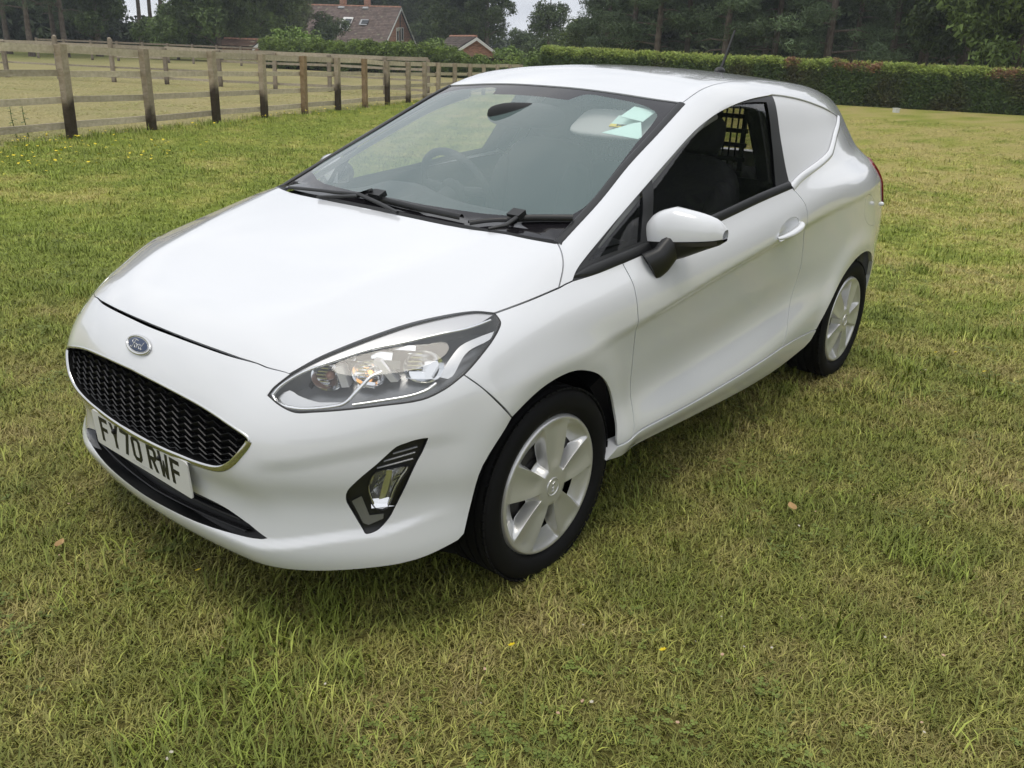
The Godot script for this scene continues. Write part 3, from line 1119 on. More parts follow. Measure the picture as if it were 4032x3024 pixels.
func build_badge(van: Node3D) -> void:
	var p := cast(FRONT, Vector2(0, 0.7175))
	var n := grad_at(p)
	var b := Basis(Vector3(0, 0, -1), Vector3.UP, Vector3.RIGHT)
	b.z = n
	b.y = n.cross(Vector3(0, 0, -1)).normalized()
	var at := p + n * 0.002
	var oval := MB.new()
	oval.sphere(at, Vector3(0.058, 0.0235, 0.006), 40, 10, b)
	var badge := put("oval_badge", oval, M.oval_blue, van)
	var ring := MB.new()
	var pts := []
	for k in 41:
		var an := TAU * k / 40.0
		pts.append(at + b * Vector3(cos(an) * 0.0575, sin(an) * 0.0235, 0.0015))
	var rr := []
	rr.resize(41)
	rr.fill(0.0042)
	ring.tube(pts, rr, 8, false)
	pts = []
	for k in 41:
		var an := TAU * k / 40.0
		pts.append(at + b * Vector3(cos(an) * 0.050, sin(an) * 0.019, 0.0032))
	rr.fill(0.0008)
	ring.tube(pts, rr, 6, false)
	put("badge_rim", ring, M.satin, badge)
	var script := MB.new()
	var strokes := [
		[-31, 3, -34, 7, -28, 11, -20, 12.5, -12, 11, -7, 11.5], [-20, 12.5, -22, 3, -25, -6, -30, -9.5, -34, -7], [-28, 2.5, -22, 2, -15, 3],
		[-11, 3, -15, 0, -15.5, -5, -12, -7.5, -8, -5, -7, 0, -11, 3], [-7, 0, -3, 2],
		[-3, 3, -3.5, -2, -5, -7], [-3.5, 0, 0, 3.5, 3, 2.5],
		[11, 2, 6, 3, 3, -1, 4, -6.5, 8, -7, 12, -2], [17, 12, 14, 4, 11.5, -4, 14, -7.5, 19, -4]]
	for st in strokes:
		var raw := []
		for i in range(0, st.size(), 2):
			raw.append(Vector3((st[i] + 8.0) * 0.0011, (st[i + 1] - 1.5) * 0.0011, 0.0))
		var path := []
		var rad := []
		for q in crv(raw, 4):
			var zz: float = 0.006 * sqrt(maxf(0.05, 1.0 - pow(q.x / 0.058, 2) - pow(q.y / 0.0235, 2)))
			path.append(at + b * Vector3(q.x, q.y, zz))
			rad.append(0.0013)
		script.tube(path, rad, 6)
	put("badge_script", script, M.chrome, badge)

func build_handle(d: Node3D, m: bool) -> void:
	var pts := []
	var rad := []
	for k in 17:
		var s := k / 16.0
		var x := lerpf(-1.352, -1.575, s)
		var y := lerpf(0.871, 0.905, s)
		pts.append(Vector3(x, y, -(side_at(x, y) + 0.003 + 0.024 * pow(sin(PI * s), 0.6))))
		rad.append(0.0145 * pow(sin(PI * clampf(s * 0.94 + 0.03, 0, 1)), 0.3) * (1.0 + 0.25 * s))
	var hb := MB.new()
	hb.tube(pts, rad, 12, true, 0.8)
	put("door_handle", hb, M.paint, d, m)

func build_headlight(van: Node3D, lamp: Array, m: bool) -> void:
	var uv := as_uv(BALL, lamp)
	var lens := put("headlight", panel(BALL, uv, {"gap": 0.003, "off": 0.0, "lip": 0.0}), M.glass_lens, van, m)
	put("lamp_housing", panel(BALL, uv, {"gap": 0.002, "off": -0.085, "lip": -0.083}), M.lamp_dark, lens, m)
	put("lamp_seal", strip(BALL, lamp + [lamp[0]], 0.006, 0.0015, -0.002), M.black_trim, lens, m)
	var chr_up := crv(xyw([.716, .694, .493, .696, .714, .499, .649, .746, .527, .580, .775, .575, .508, .799, .622, .441, .815, .675, .366, .831, .722, .294, .838, .755, .215, .846, .768]), 4)
	var chr_low := crv(xyw([.716, .694, .493, .718, .679, .512, .703, .672, .546, .680, .672, .583, .633, .681, .634, .615, .689, .648, .593, .709, .656, .571, .728, .661, .549, .745, .666, .523, .757, .680]), 4)
	var chr_two := crv(xyw([.605, .684, .663, .553, .694, .711, .498, .704, .755, .461, .716, .778, .438, .730, .787]), 4)
	var cm := MB.new()
	cm.add(strip(BALL, chr_up, 0.008, 0.005, -0.007))
	cm.add(strip(BALL, chr_low, 0.010, 0.006, -0.009))
	cm.add(strip(BALL, chr_two, 0.009, 0.006, -0.009))
	put("chrome_strip", cm, M.reflector, lens, m)
	# pale shelf above the chrome line, silver blade at the outer end, pale tray at the inner tip
	var shelf: Array = lamp.slice(0, 28) + rev(chr_up).slice(2)
	put("lamp_shelf", panel(BALL, as_uv(BALL, shelf), {"gap": 0.001, "off": -0.004, "lip": 0.0}), M.lamp_grey, lens, m)
	var blade := crv(xyw([.222, .826, .791, .251, .812, .802, .316, .800, .796, .350, .784, .797, .392, .747, .805, .408, .739, .801]), 3) + crv(xyw([.423, .745, .787, .403, .766, .783, .383, .782, .780, .337, .809, .776, .281, .821, .784, .222, .826, .791]), 3)
	put("silver_blade", panel(BALL, as_uv(BALL, blade), {"gap": 0.0, "off": -0.014, "lip": 0.012, "step": 0.014}), M.satin, lens, m)
	var tray := crv(xyw([.712, .694, .500, .690, .712, .518, .681, .702, .542, .657, .690, .595, .615, .692, .645, .630, .682, .636, .687, .674, .570, .714, .680, .515]), 2, true)
	put("lamp_tray", panel(BALL, as_uv(BALL, tray), {"gap": 0.0, "off": -0.022, "lip": 0.0, "step": 0.014}), M.satin, lens, m)
	var bowls := [[.622, .728, .575, .044, 0.85], [.548, .737, .650, .044, 0.8], [.440, .752, .742, .052, 0.72]]
	for k in 3:
		var q: Array = bowls[k]
		var ax := Vector3(q[4], 0.12, -sqrt(1.0 - q[4] * q[4])).normalized()
		var bs := Basis(ax.cross(Vector3.UP).normalized(), Vector3.UP, ax)
		bs.y = ax.cross(bs.x).normalized()
		var c := Vector3(q[0], q[1], -q[2]) - ax * 0.046
		var prof := []
		var R: float = q[3]
		for i in 9:
			var rr := R * (0.12 + 0.88 * i / 8.0)
			prof.append(Vector2(rr, -0.035 + 0.045 * pow(rr / R, 2.0)))
		var bw := MB.new()
		bw.lathe(prof, 26, Transform3D(bs * Basis.from_scale(Vector3(1, 0.82, 1)), c))
		# faceted ribs on the dish
		for i in 7:
			var yy := (i - 3) * R * 0.2
			bw.box(c + bs * Vector3(R * 0.45, yy, -0.012), Vector3(R * 0.7, 0.003, 0.012), bs)
		put("reflector_bowl", bw, M.reflector, lens, m)
		var bl := MB.new()
		var br := 0.0055 if k == 1 else 0.012
		bl.sphere(c + ax * -0.010, Vector3(br, br, br * 1.4), 10, 8, bs)
		put("lamp_bulb", bl, M.amber if k == 0 else M.lit_bulb if k == 1 else M.glass_lens, lens, m)
	# plane mirror facets between the dishes
	for q in [[.520, .772, .655, .055, .020, -0.55, .5], [.505, .752, .690, .040, .022, -0.2, .7], [.452, .722, .735, .060, .020, -0.7, .8], [.560, .700, .640, .045, .016, -0.5, .5], [.415, .735, .765, .040, .045, -0.35, 1.0], [.585, .768, .590, .05, .014, -0.8, .4], [.470, .790, .690, .06, .014, -0.6, .6]]:
		var fc := MB.new()
		var ax2 := Vector3(cos(q[6]), 0, -sin(q[6]))
		var b2 := Basis(ax2.cross(Vector3.UP).normalized(), Vector3.UP, ax2) * Basis(Vector3.RIGHT, q[5])
		fc.box(Vector3(q[0], q[1], -q[2]) - ax2 * 0.048, Vector3(q[3], q[4], 0.003), b2)
		put("mirror_facet", fc, M.reflector, lens, m)
	for q in [[.560, .700, .600, .568, .752, .585], [.468, .712, .680, .500, .768, .650]]:
		var fin := MB.new()
		var a := Vector3(q[0], q[1], -q[2])
		var bq := Vector3(q[3], q[4], -q[5])
		var back := Vector3(-0.03, 0, 0.02)
		var wide := Vector3(.016, 0, .010)
		fin.hexa([a, a + wide, bq + wide, bq, a + back, a + back + wide, bq + back + wide, bq + back])
		put("lamp_fin", fin, M.lamp_grey, lens, m)

func build_fog_lamp(van: Node3D, fog: Array, fog_in: Array, m: bool) -> void:
	var fuv := as_uv(FRONT, fog)
	var iuv := as_uv(FRONT, fog_in)
	var f := put("fog_lamp_surround", panel(FRONT, fuv, {"gap": 0.001, "off": -0.010, "lip": -0.009, "step": 0.01, "holes": [iuv], "hole_gap": 0.0}), M.black_trim, van, m)
	put("fog_lamp_well", panel(FRONT, iuv, {"gap": 0.0, "off": -0.055, "lip": -0.045, "step": 0.012}), M.black_trim, f, m)
	var lens_uv := grown(iuv, -0.004)
	put("fog_lamp_lens", panel(FRONT, lens_uv, {"gap": 0.0, "off": -0.012, "lip": 0.0, "step": 0.012}), M.glass_lens, f, m)
	put("fog_lamp_rim", strip(FRONT, fog_in + [fog_in[0]], 0.007, 0.004, -0.014), M.satin, f, m)
	var rf := MB.new()
	var mid := Vector3(.555, .455, -.732)
	var ax := Vector3(0.55, 0.05, -0.83).normalized()
	var bs := Basis(ax.cross(Vector3.UP).normalized(), Vector3.UP, ax)
	bs.y = ax.cross(bs.x).normalized()
	put("fog_lamp_bowl", panel(FRONT, lens_uv, {"gap": 0.0, "off": -0.040, "lip": -0.020, "step": 0.012}), M.satin, f, m)
	var c := mid - ax * 0.030
	for k in 4:
		var x0 := -0.045 + k * 0.022
		var tilt := Basis(Vector3.RIGHT, -0.55 if k % 2 == 1 else -0.1) * Basis(Vector3.UP, 0.4 - 0.25 * k) * Basis(Vector3.BACK, -0.25)
		rf.box(c + bs * Vector3(x0, -0.004, 0.004), Vector3(0.021, 0.085, 0.002), bs * tilt)
	rf.box(c + bs * Vector3(-0.005, 0.044, 0.006), Vector3(0.09, 0.024, 0.002), bs * Basis(Vector3.RIGHT, 0.5))
	put("fog_lamp_reflector", rf, M.reflector, f, m)
	var ribs := MB.new()
	for q in [[.552, .556, .752, .500, .569, .786], [.571, .537, .738, .504, .555, .782], [.585, .519, .728, .508, .538, .778]]:
		ribs.add(strip(FRONT, [Vector3(q[0], q[1], q[2]), Vector3(q[0], q[1], q[2]).lerp(Vector3(q[3], q[4], q[5]), 0.5), Vector3(q[3], q[4], q[5])], 0.006, 0.005, -0.011))
	put("surround_rib", ribs, M.lamp_dark, f, m)
	var facet := as_uv(FRONT, xyw([.624, .422, .672, .606, .437, .690, .588, .380, .698, .560, .383, .721, .561, .369, .721, .591, .353, .697, .601, .359, .688]))
	put("surround_facet", panel(FRONT, facet, {"gap": 0.0, "off": -0.006, "lip": 0.0, "step": 0.02}), M.lamp_dark, f, m)

func build_door_mirror(van: Node3D, m: bool) -> void:
	# shell: a rounded wedge, its front swept back towards the tip
	var sh := MB.new()
	var low := MB.new()
	var ind := MB.new()
	var rings := 14
	var segs := 28
	for which in 2:
		var mb: MB = sh if which == 0 else low
		var rows := []
		for i in rings + 1:
			var s := float(i) / rings
			var z := lerpf(-0.762, -0.985, s)
			var round_end := pow(maxf(0.0, 1.0 - pow(absf(s - 0.48) / 0.54, 5.0)), 0.5)
			var hx := 0.058 * round_end
			var up := (0.092 - 0.050 * absf(s - 0.36) - 0.015 * maxf(0.0, s - 0.6)) * round_end
			var dn := lerpf(0.082, 0.036, smoothstep(0.3, 0.95, s)) * round_end
			var cx := -0.575 - 0.075 * s * s - 0.01 * s
			var cy := 0.972 + 0.012 * s
			var row := []
			for k in segs:
				var an := TAU * k / segs
				var cs := cos(an)
				var sn := sin(an)
				var px := signf(cs) * pow(absf(cs), 0.75) * hx * (1.0 if cs > 0 else 0.55)
				var py := signf(sn) * pow(absf(sn), 0.8) * (up if sn > 0 else dn)
				if which == 0:
					py = maxf(py, -0.018 + 0.012 * s)
				else:
					py = minf(py, -0.019 + 0.012 * s)
					px *= 0.97
				row.append(Vector3(cx + px, cy + py, z))
			rows.append(row)
		for i in rings:
			for k in segs:
				var k2 := (k + 1) % segs
				var a: Vector3 = rows[i][k]
				var b: Vector3 = rows[i][k2]
				var c: Vector3 = rows[i + 1][k2]
				var d: Vector3 = rows[i + 1][k]
				var nn := (c - a).cross(d - b)
				var out := (a + b + c + d) * 0.25 - Vector3(-0.6, 0.972, -0.87)
				if nn.length() < 1e-9:
					continue
				nn = nn.normalized()
				if nn.dot(out) < 0.0:
					nn = -nn
				var v0 := mb.vert(a, nn)
				mb.vert(b, nn)
				mb.vert(c, nn)
				mb.vert(d, nn)
				mb.quad(v0, v0 + 1, v0 + 2, v0 + 3)
		smooth(mb, 0.75)
	for i in 12:
		var s0 := 0.50 + 0.46 * i / 12.0
		var s1 := 0.50 + 0.46 * (i + 1) / 12.0
		var quadp := []
		for ss in [s0, s1]:
			var re := pow(maxf(0.0, 1.0 - pow(absf(ss - 0.48) / 0.54, 5.0)), 0.5)
			var xx: float = -0.575 - 0.075 * ss * ss - 0.01 * ss + 0.0595 * re
			var yy: float = 0.972 + 0.012 * ss - 0.020 + 0.012 * ss
			var zz := lerpf(-0.762, -0.985, ss) - 0.002
			quadp.append([Vector3(xx, yy, zz), Vector3(xx - 0.004, yy - 0.014 * (0.4 + 0.6 * minf(1.0, i / 4.0)), zz)])
		ind.face([quadp[0][0], quadp[1][0], quadp[1][1], quadp[0][1]], Vector3(1, 0, -0.3))
	var mirror := put("door_mirror", sh, M.paint, van, m)
	put("mirror_base", low, M.black_trim, mirror, m)
	put("mirror_indicator", ind, M.indicator, mirror, m)
	var st := MB.new()
	var foot := Vector3(-0.490, 0.880, -0.815)
	var head := Vector3(-0.570, 0.945, -0.845)
	st.tube([foot, foot.lerp(head, 0.4) + Vector3(0, 0, -0.012), head], [0.062, 0.052, 0.050], 14, true, 0.62, Vector3(0, 0, 1))
	put("mirror_stalk", st, M.black_trim, mirror, m)
	var gl := MB.new()
	gl.sphere(Vector3(-0.648, 0.985, -0.87), Vector3(0.008, 0.050, 0.085), 20, 10)
	put("mirror_glass", gl, M.black_gloss if m else M.chrome, mirror, m)

func smooth(mb: MB, crease: float) -> void:
	# average the normals of faces that meet at a shallow angle
	var at := {}
	for i in mb.v.size():
		var k := Vector3i((mb.v[i] * 20000.0).round())
		if not at.has(k):
			at[k] = []
		at[k].append(i)
	var nn := mb.n.duplicate()
	for k in at:
		for i in at[k]:
			var s := Vector3.ZERO
			for j in at[k]:
				if mb.n[i].dot(mb.n[j]) > crease:
					s += mb.n[j]
			nn[i] = s.normalized()
	mb.n = nn

func build_wheels(van: Node3D) -> void:
	var tyre := MB.new()
	var prof := [Vector2(.205, -.060), Vector2(.222, -.074), Vector2(.232, -.090), Vector2(.255, -.101), Vector2(.280, -.0985), Vector2(.295, -.092), Vector2(.3045, -.080), Vector2(.3075, -.068)]
	for z in [-.052, -.012, .028]:
		prof += [Vector2(.308, z - .009), Vector2(.301, z - .008), Vector2(.301, z), Vector2(.308, z + .001), Vector2(.309, z + .014)]
	prof += [Vector2(.3075, .066), Vector2(.3045, .078), Vector2(.295, .09), Vector2(.25, .1), Vector2(.205, .08)]
	tyre.lathe(prof, 72)
	# smooth the sidewall around its section
	smooth(tyre, 0.80)
	for k in 72:
		# shoulder blocks
		var an := TAU * k / 72.0
		var bs := Basis(Vector3(0, 0, 1), an)
		for z in [-0.078, 0.076]:
			tyre.box(bs * Vector3(0.3025, 0, z), Vector3(0.006, 0.0225, 0.026), bs * Basis(Vector3.UP, 0.35 * signf(z)))
	var steel := MB.new()
	steel.lathe([Vector2(.01, -.050), Vector2(.07, -.050), Vector2(.085, -.040), Vector2(.12, -.052), Vector2(.15, -.040), Vector2(.17, -.02), Vector2(.198, -.02), Vector2(.200, .07)], 40)
	for k in 8:
		var an := TAU * k / 8.0
		steel.lathe([Vector2(.001, -.001), Vector2(.017, -.001)], 12, Transform3D(Basis.IDENTITY, Vector3(cos(an) * .142, sin(an) * .142, -.058)))
	smooth(steel, 0.7)
	var cover := wheel_cover()
	var hub := MB.new()
	hub.lathe([Vector2(.0305, -.0935), Vector2(.0295, -.0965), Vector2(.027, -.0965), Vector2(.0255, -.0945), Vector2(.001, -.0955)], 28)
	var script := MB.new()
	for q in [[-.016, -.004, -.010, .005], [-.010, .005, -.004, -.004], [-.003, -.003, .003, .004], [.004, -.004, .006, .004], [.009, -.003, .015, .003], [.015, .006, .013, -.005]]:
		script.tube([Vector3(q[1], -q[0], -.0965), Vector3(q[3], -q[2], -.0965)], [.0013, .0013], 5)
	for w in [[0.0, -0.7475, 0.0, 0.05, "front left"], [-2.493, -0.725, 0.0, 0.35, "rear left"], [0.0, 0.7475, PI, 0.9, ""], [-2.493, 0.725, PI, 0.2, ""]]:
		var wh := Node3D.new()
		wh.name = "wheel"
		van.add_child(wh, true)
		wh.position = Vector3(w[0], 0.297, w[1])
		wh.basis = Basis(Vector3.UP, w[2]) * Basis(Vector3(0, 0, 1), w[3])
		put("tyre", tyre, M.rubber, wh).scale = Vector3(0.985, 0.985, 1.0)
		put("steel_wheel", steel, M.steel_dark, wh)
		put("wheel_cover", cover, M.silver, wh).transform = Transform3D(Basis.from_scale(Vector3(1.045, 1.045, 1.0)), Vector3(0, 0, -0.005))
		put("hub_cap", hub, M.silver, wh).position.z = -0.005
		put("hub_script", script, M.satin, wh).position.z = -0.005
	for cx in [0.03, -2.46]:
		var liner := MB.new()
		var prev := []
		for k in 25:
			var an := lerpf(-0.25, PI + 0.25, k / 24.0)
			var e := Vector3(cos(an), sin(an), 0)
			var row := []
			for q in [[.352, -.80], [.372, -.74], [.385, -.60], [.385, -.48]]:
				var zz: float = q[1] + (0.03 if cx < -1.0 else 0.0)
				row.append(liner.vert(Vector3(cx, 0.30, zz) + e * q[0], -e))
			if not prev.is_empty():
				for j in 3:
					liner.quad(prev[j], prev[j + 1], row[j + 1], row[j])
			prev = row
		liner.face([Vector3(cx - .42, .02, -.5), Vector3(cx + .42, .02, -.5), Vector3(cx + .42, .72, -.5), Vector3(cx - .42, .72, -.5)], Vector3(0, 0, -1))
		for v in liner.v.size():
			liner.v[v].y = maxf(liner.v[v].y, 0.17)
		put("wheel_arch_liner", liner, M.black_matte, van)
		put("wheel_arch_liner", liner, M.black_matte, van, true)

func wheel_cover() -> MB:
	# a moulded disc: five broad spokes, five scooped pockets with a hole in each
	var mb := MB.new()
	var radii := [.012, .030, .045, .056, .061, .066, .071, .076, .082, .095, .108, .122, .136, .144, .150, .158, .166, .174, .182, .190, .195, .199, .203, .206, .209, .212, .2155]
	var us := [-1.0, -0.97, -0.93, -0.88, -0.83, -0.78, -0.5, -0.2, 0.1, 0.4, 0.65, 0.78, 0.83, 0.88, 0.93, 0.97, 1.0]
	var cols := 5 * (us.size() + 5)
	var rows := []
	for r in radii:
		var row := []
		var half := pocket_half(r)
		for s in 5:
			var mid := PI / 2 + TAU / 5.0 * (s + 0.5)
			for u in us:
				row.append(cover_vert(mb, r, mid + u * half, absf(u)))
			for k in 5:
				row.append(cover_vert(mb, r, mid + half + (TAU / 5.0 - 2.0 * half) * (k + 1) / 6.0, 2.0 + (k + 1) / 6.0))
		rows.append(row)
	for j in radii.size() - 1:
		for i in cols:
			var k := i % (us.size() + 5)
			if radii[j] > 0.0815 and radii[j + 1] < 0.1505 and k >= 5 and k < 11:
				continue
			mb.quad(rows[j][i], rows[j][(i + 1) % cols], rows[j + 1][(i + 1) % cols], rows[j + 1][i])
	var acc := PackedVector3Array()
	acc.resize(mb.v.size())
	for i in range(0, mb.ix.size(), 3):
		var g := (mb.v[mb.ix[i + 1]] - mb.v[mb.ix[i]]).cross(mb.v[mb.ix[i + 2]] - mb.v[mb.ix[i]])
		if g.z > 0.0:
			g = -g
		for k in 3:
			acc[mb.ix[i + k]] += g
	for i in acc.size():
		if acc[i].length() > 0.0:
			mb.n[i] = acc[i].normalized()
	return mb

func pocket_half(r: float) -> float:
	return lerpf(0.24, 0.365, clampf((r - 0.062) / 0.13, 0.0, 1.0))

func cover_vert(mb: MB, r: float, an: float, u: float) -> int:
	var z := -0.094 + 0.006 * pow(r / 0.2, 2.0) + 0.016 * smoothstep(0.206, 0.2155, r)
	var m := (1.0 - smoothstep(0.80, 1.0, u)) * smoothstep(0.056, 0.078, r) * (1.0 - smoothstep(0.186, 0.200, r))
	if u >= 2.0:
		z += 0.009 * sin(PI * (u - 2.0)) * smoothstep(0.05, 0.09, r) * (1.0 - smoothstep(0.18, 0.205, r))
	z += m * lerpf(0.040, 0.010, smoothstep(0.130, 0.196, r))
	return mb.vert(Vector3(cos(an) * r, sin(an) * r, z), Vector3(0, 0, -1))

func build_wipers(van: Node3D) -> void:
	var w1 := MB.new()
	w1.add(strip(ARC, wz([-.075, .47, -.086, .30, -.094, .15, -.088, .03]), 0.018, 0.009, 0.005))
	w1.add(strip(ARC, wz([-.088, .06, -.084, -.05, -.086, -.20, -.094, -.37]), 0.022, 0.016, 0.005))
	var a1 := MB.new()
	a1.tube(on_screen([-.02, -.16, .012, -.038, -.05, .02, -.052, .06, .03, -.075, .02, .04], 0), [.007, .009, .010, .009], 8, true, 0.7)
	a1.tube(on_screen([-.022, .24, .01, -.038, .16, .014, -.05, .06, .024], 0), [.008, .010, .009], 8, true, 0.7)
	a1.box(Vector3(-.080, 1.045, .0), Vector3(.034, .018, .055), Basis(Vector3.BACK, -0.42))
	var s1 := put("wiper", w1, M.black_trim, van)
	put("wiper_arm", a1, M.black_trim, s1)
	var w2 := MB.new()
	w2.add(strip(ARC, wz([-.072, -.42, -.125, -.455, -.17, -.495]), 0.020, 0.012, 0.005))
	w2.add(strip(ARC, wz([-.17, -.49, -.205, -.535, -.245, -.595, -.285, -.655]), 0.024, 0.016, 0.005))
	var a2 := MB.new()
	a2.tube(on_screen([-.07, -.50, .008, -.115, -.53, .012, -.175, -.53, .026], 0), [.007, .009, .009], 8, true, 0.7)
	a2.box(Vector3(-.183, 1.040, -.515), Vector3(.036, .020, .048), Basis(Vector3.BACK, -0.42))
	var s2 := put("wiper", w2, M.black_trim, van)
	put("wiper_arm", a2, M.black_trim, s2)

# points on the windscreen from (x, z) pairs; z may be on either side
func wz(a: Array) -> Array:
	var raw := []
	for i in range(0, a.size(), 2):
		raw.append(Vector3(a[i], top_at(a[i], absf(a[i + 1])), -a[i + 1]))
	return crv(raw, 4)

func on_screen(a: Array, _k: int) -> Array:
	var out := []
	for i in range(0, a.size(), 3):
		out.append(Vector3(a[i], top_at(a[i], absf(a[i + 1])) + a[i + 2], a[i + 1]))
	return out

func build_cabin(van: Node3D) -> void:
	# inner skins, so that the cabin closes behind the glass
	var skin := []
	for p in xyw([-.30, .955, .77, -1.60, 1.045, .79, -1.72, .95, .86, -1.72, .45, .84, -.35, .42, .85, -.22, .80, .84]):
		skin.append(p)
	var lining := panel(ARC, as_uv(ARC, skin), {"gap": 0.0, "off": -0.045, "lip": 0.0, "step": 0.05})
	put("door_lining", lining, M.interior, van)
	put("door_lining", lining, M.interior, van, true)
	var head := [Vector3(-.99, 1.37, -.06), Vector3(-.99, 1.37, 0), Vector3(-1.02, 1.36, .45), Vector3(-1.06, 1.35, .555), Vector3(-1.5, 1.40, .60), Vector3(-1.9, 1.38, .60), Vector3(-2.85, 1.3, .46), Vector3(-2.9, 1.3, 0), Vector3(-2.9, 1.3, -.06)]
	put("headlining", both(panel(ARC, as_uv(ARC, head), {"middle": true, "gap": 0.0, "off": -0.03, "lip": 0.0, "step": 0.05})), M.headliner, van)
	var pil := strip(ARC, crv(xyw([-.30, 1.005, .735, -.6, 1.14, .69, -.95, 1.285, .645, -1.2, 1.345, .625])), 0.075, 0.012, -0.045)
	put("pillar_lining", pil, M.headliner, van)
	put("pillar_lining", pil, M.headliner, van, true)
	var bpil := strip(ARC, crv(xyw([-1.66, 1.36, .63, -1.62, 1.2, .70, -1.57, 1.06, .78])), 0.10, 0.012, -0.05)
	put("post_lining", bpil, M.interior, van)
	put("post_lining", bpil, M.interior, van, true)
	var back := MB.new()
	var cargo := panel(ARC, as_uv(ARC, xyw([-1.76, 1.30, .62, -2.3, 1.26, .58, -2.5, 1.1, .66, -2.6, .7, .78, -1.76, .5, .84])), {"gap": 0.0, "off": -0.055, "lip": 0.0, "step": 0.06})
	put("load_lining", cargo, M.interior, van)
	put("load_lining", cargo, M.interior, van, true)

	# dashboard: a swept section
	var dash := MB.new()
	var sec := [Vector2(-.10, .93), Vector2(-.30, .962), Vector2(-.52, .965), Vector2(-.60, .952), Vector2(-.635, .92), Vector2(-.60, .86), Vector2(-.62, .78), Vector2(-.55, .55), Vector2(-.30, .45)]
	var prev := []
	for j in 25:
		var z := lerpf(-0.70, 0.70, j / 24.0)
		var hump := 0.055 * exp(-pow((z - 0.37) / 0.17, 2.0))
		var row := []
		for k in sec.size():
			var q: Vector2 = sec[k]
			var rise := hump if k in [2, 3] else 0.0
			row.append(dash.vert(Vector3(q.x + 0.06 * z * z, q.y + rise - 0.05 * z * z, z), Vector3(-0.3, 1, 0).normalized() if k < 4 else Vector3(-1, 0.1, 0)))
		if not prev.is_empty():
			for k in sec.size() - 1:
				dash.quad(prev[k], prev[k + 1], row[k + 1], row[k])
		prev = row
	put("dashboard", dash, M.interior, van)

	var sw := MB.new()
	var c := Vector3(-.86, .945, .37)
	var ax := Vector3(-.90, .42, 0).normalized()
	var bs := Basis(Vector3(0, 0, 1), ax.cross(Vector3(0, 0, 1)).normalized(), ax)
	var ring := []
	var rad := []
	for k in 41:
		var an := TAU * k / 40.0
		ring.append(c + bs * Vector3(cos(an) * .182, sin(an) * .182, 0))
		rad.append(.0165)
	sw.tube(ring, rad, 10, false)
	sw.sphere(c - ax * 0.02, Vector3(.075, .065, .03), 16, 10, bs)
	for an in [0.1, PI - 0.1, -PI / 2]:
		sw.tube([c + bs * Vector3(cos(an) * .05, sin(an) * .05, -.01), c + bs * Vector3(cos(an) * .178, sin(an) * .178, 0)], [.022, .018], 8)
	sw.tube([c - ax * .02, c - ax * .22], [.045, .05], 10)
	put("steering_wheel", sw, M.interior, van)

	for z in [-.37, .37]:
		var sb := MB.new()
		var tilt := Basis(Vector3(0, 0, 1), 0.22)
		sb.sphere(Vector3(-1.45, .80, z), Vector3(.10, .34, .25), 24, 16, tilt, 0.55)
		for s in [-1, 1]:
			sb.sphere(Vector3(-1.40, .78, z + s * .205), Vector3(.085, .27, .06), 14, 12, tilt, 0.7)
		sb.sphere(Vector3(-1.15, .52, z), Vector3(.27, .10, .25), 24, 12, Basis.IDENTITY, 0.55)
		var seat := put("seat", sb, M.interior_soft, van)
		var hr := MB.new()
		hr.sphere(Vector3(-1.535, 1.215, z), Vector3(.05, .085, .13), 20, 12, tilt, 0.6)
		put("headrest", hr, M.interior_soft, seat)
		for s in [-.055, .055]:
			var po := MB.new()
			po.tube([Vector3(-1.49, 1.06, z + s), Vector3(-1.52, 1.17, z + s)], [.006, .006], 8)
			put("headrest_post", po, M.satin, seat)

	# bulkhead: solid below, a barred opening above
	var x := -1.76
	var bk := MB.new()
	bk.box(Vector3(x, .66, 0), Vector3(.03, .74, 1.56))
	bk.box(Vector3(x, 1.36, 0), Vector3(.03, .05, 1.0))
	for s in [-1.0, 1.0]:
		bk.hexa([Vector3(x, 1.0, .60 * s), Vector3(x, 1.0, .76 * s), Vector3(x, 1.37, .55 * s), Vector3(x, 1.37, .47 * s), Vector3(x + .03, 1.0, .60 * s), Vector3(x + .03, 1.0, .76 * s), Vector3(x + .03, 1.37, .55 * s), Vector3(x + .03, 1.37, .47 * s)])
	bk.box(Vector3(x, 1.2, 0), Vector3(.03, .36, .10))
	put("bulkhead", bk, M.interior, van)
	var bars := MB.new()
	for k in 6:
		bars.box(Vector3(x + .004, 1.045 + k * .060, 0), Vector3(.02, .018, 1.0))
	for k in 33:
		bars.box(Vector3(x - .004, 1.19, -.48 + k * .03), Vector3(.010, .32, .020 if k % 4 == 0 else .004))
	put("bulkhead_grille", bars, M.interior, van)

	# rear-view mirror, sun visors, paper sheets on the glass
	var rm := MB.new()
	rm.sphere(Vector3(-.80, 1.282, -.040), Vector3(.034, .046, .150), 20, 12, Basis(Vector3.UP, 0.85), 0.75)
	rm.tube([Vector3(-.88, 1.335, -.02), Vector3(-.82, 1.29, .0)], [.022, .014], 10)
	put("rear_view_mirror", rm, M.interior, van)
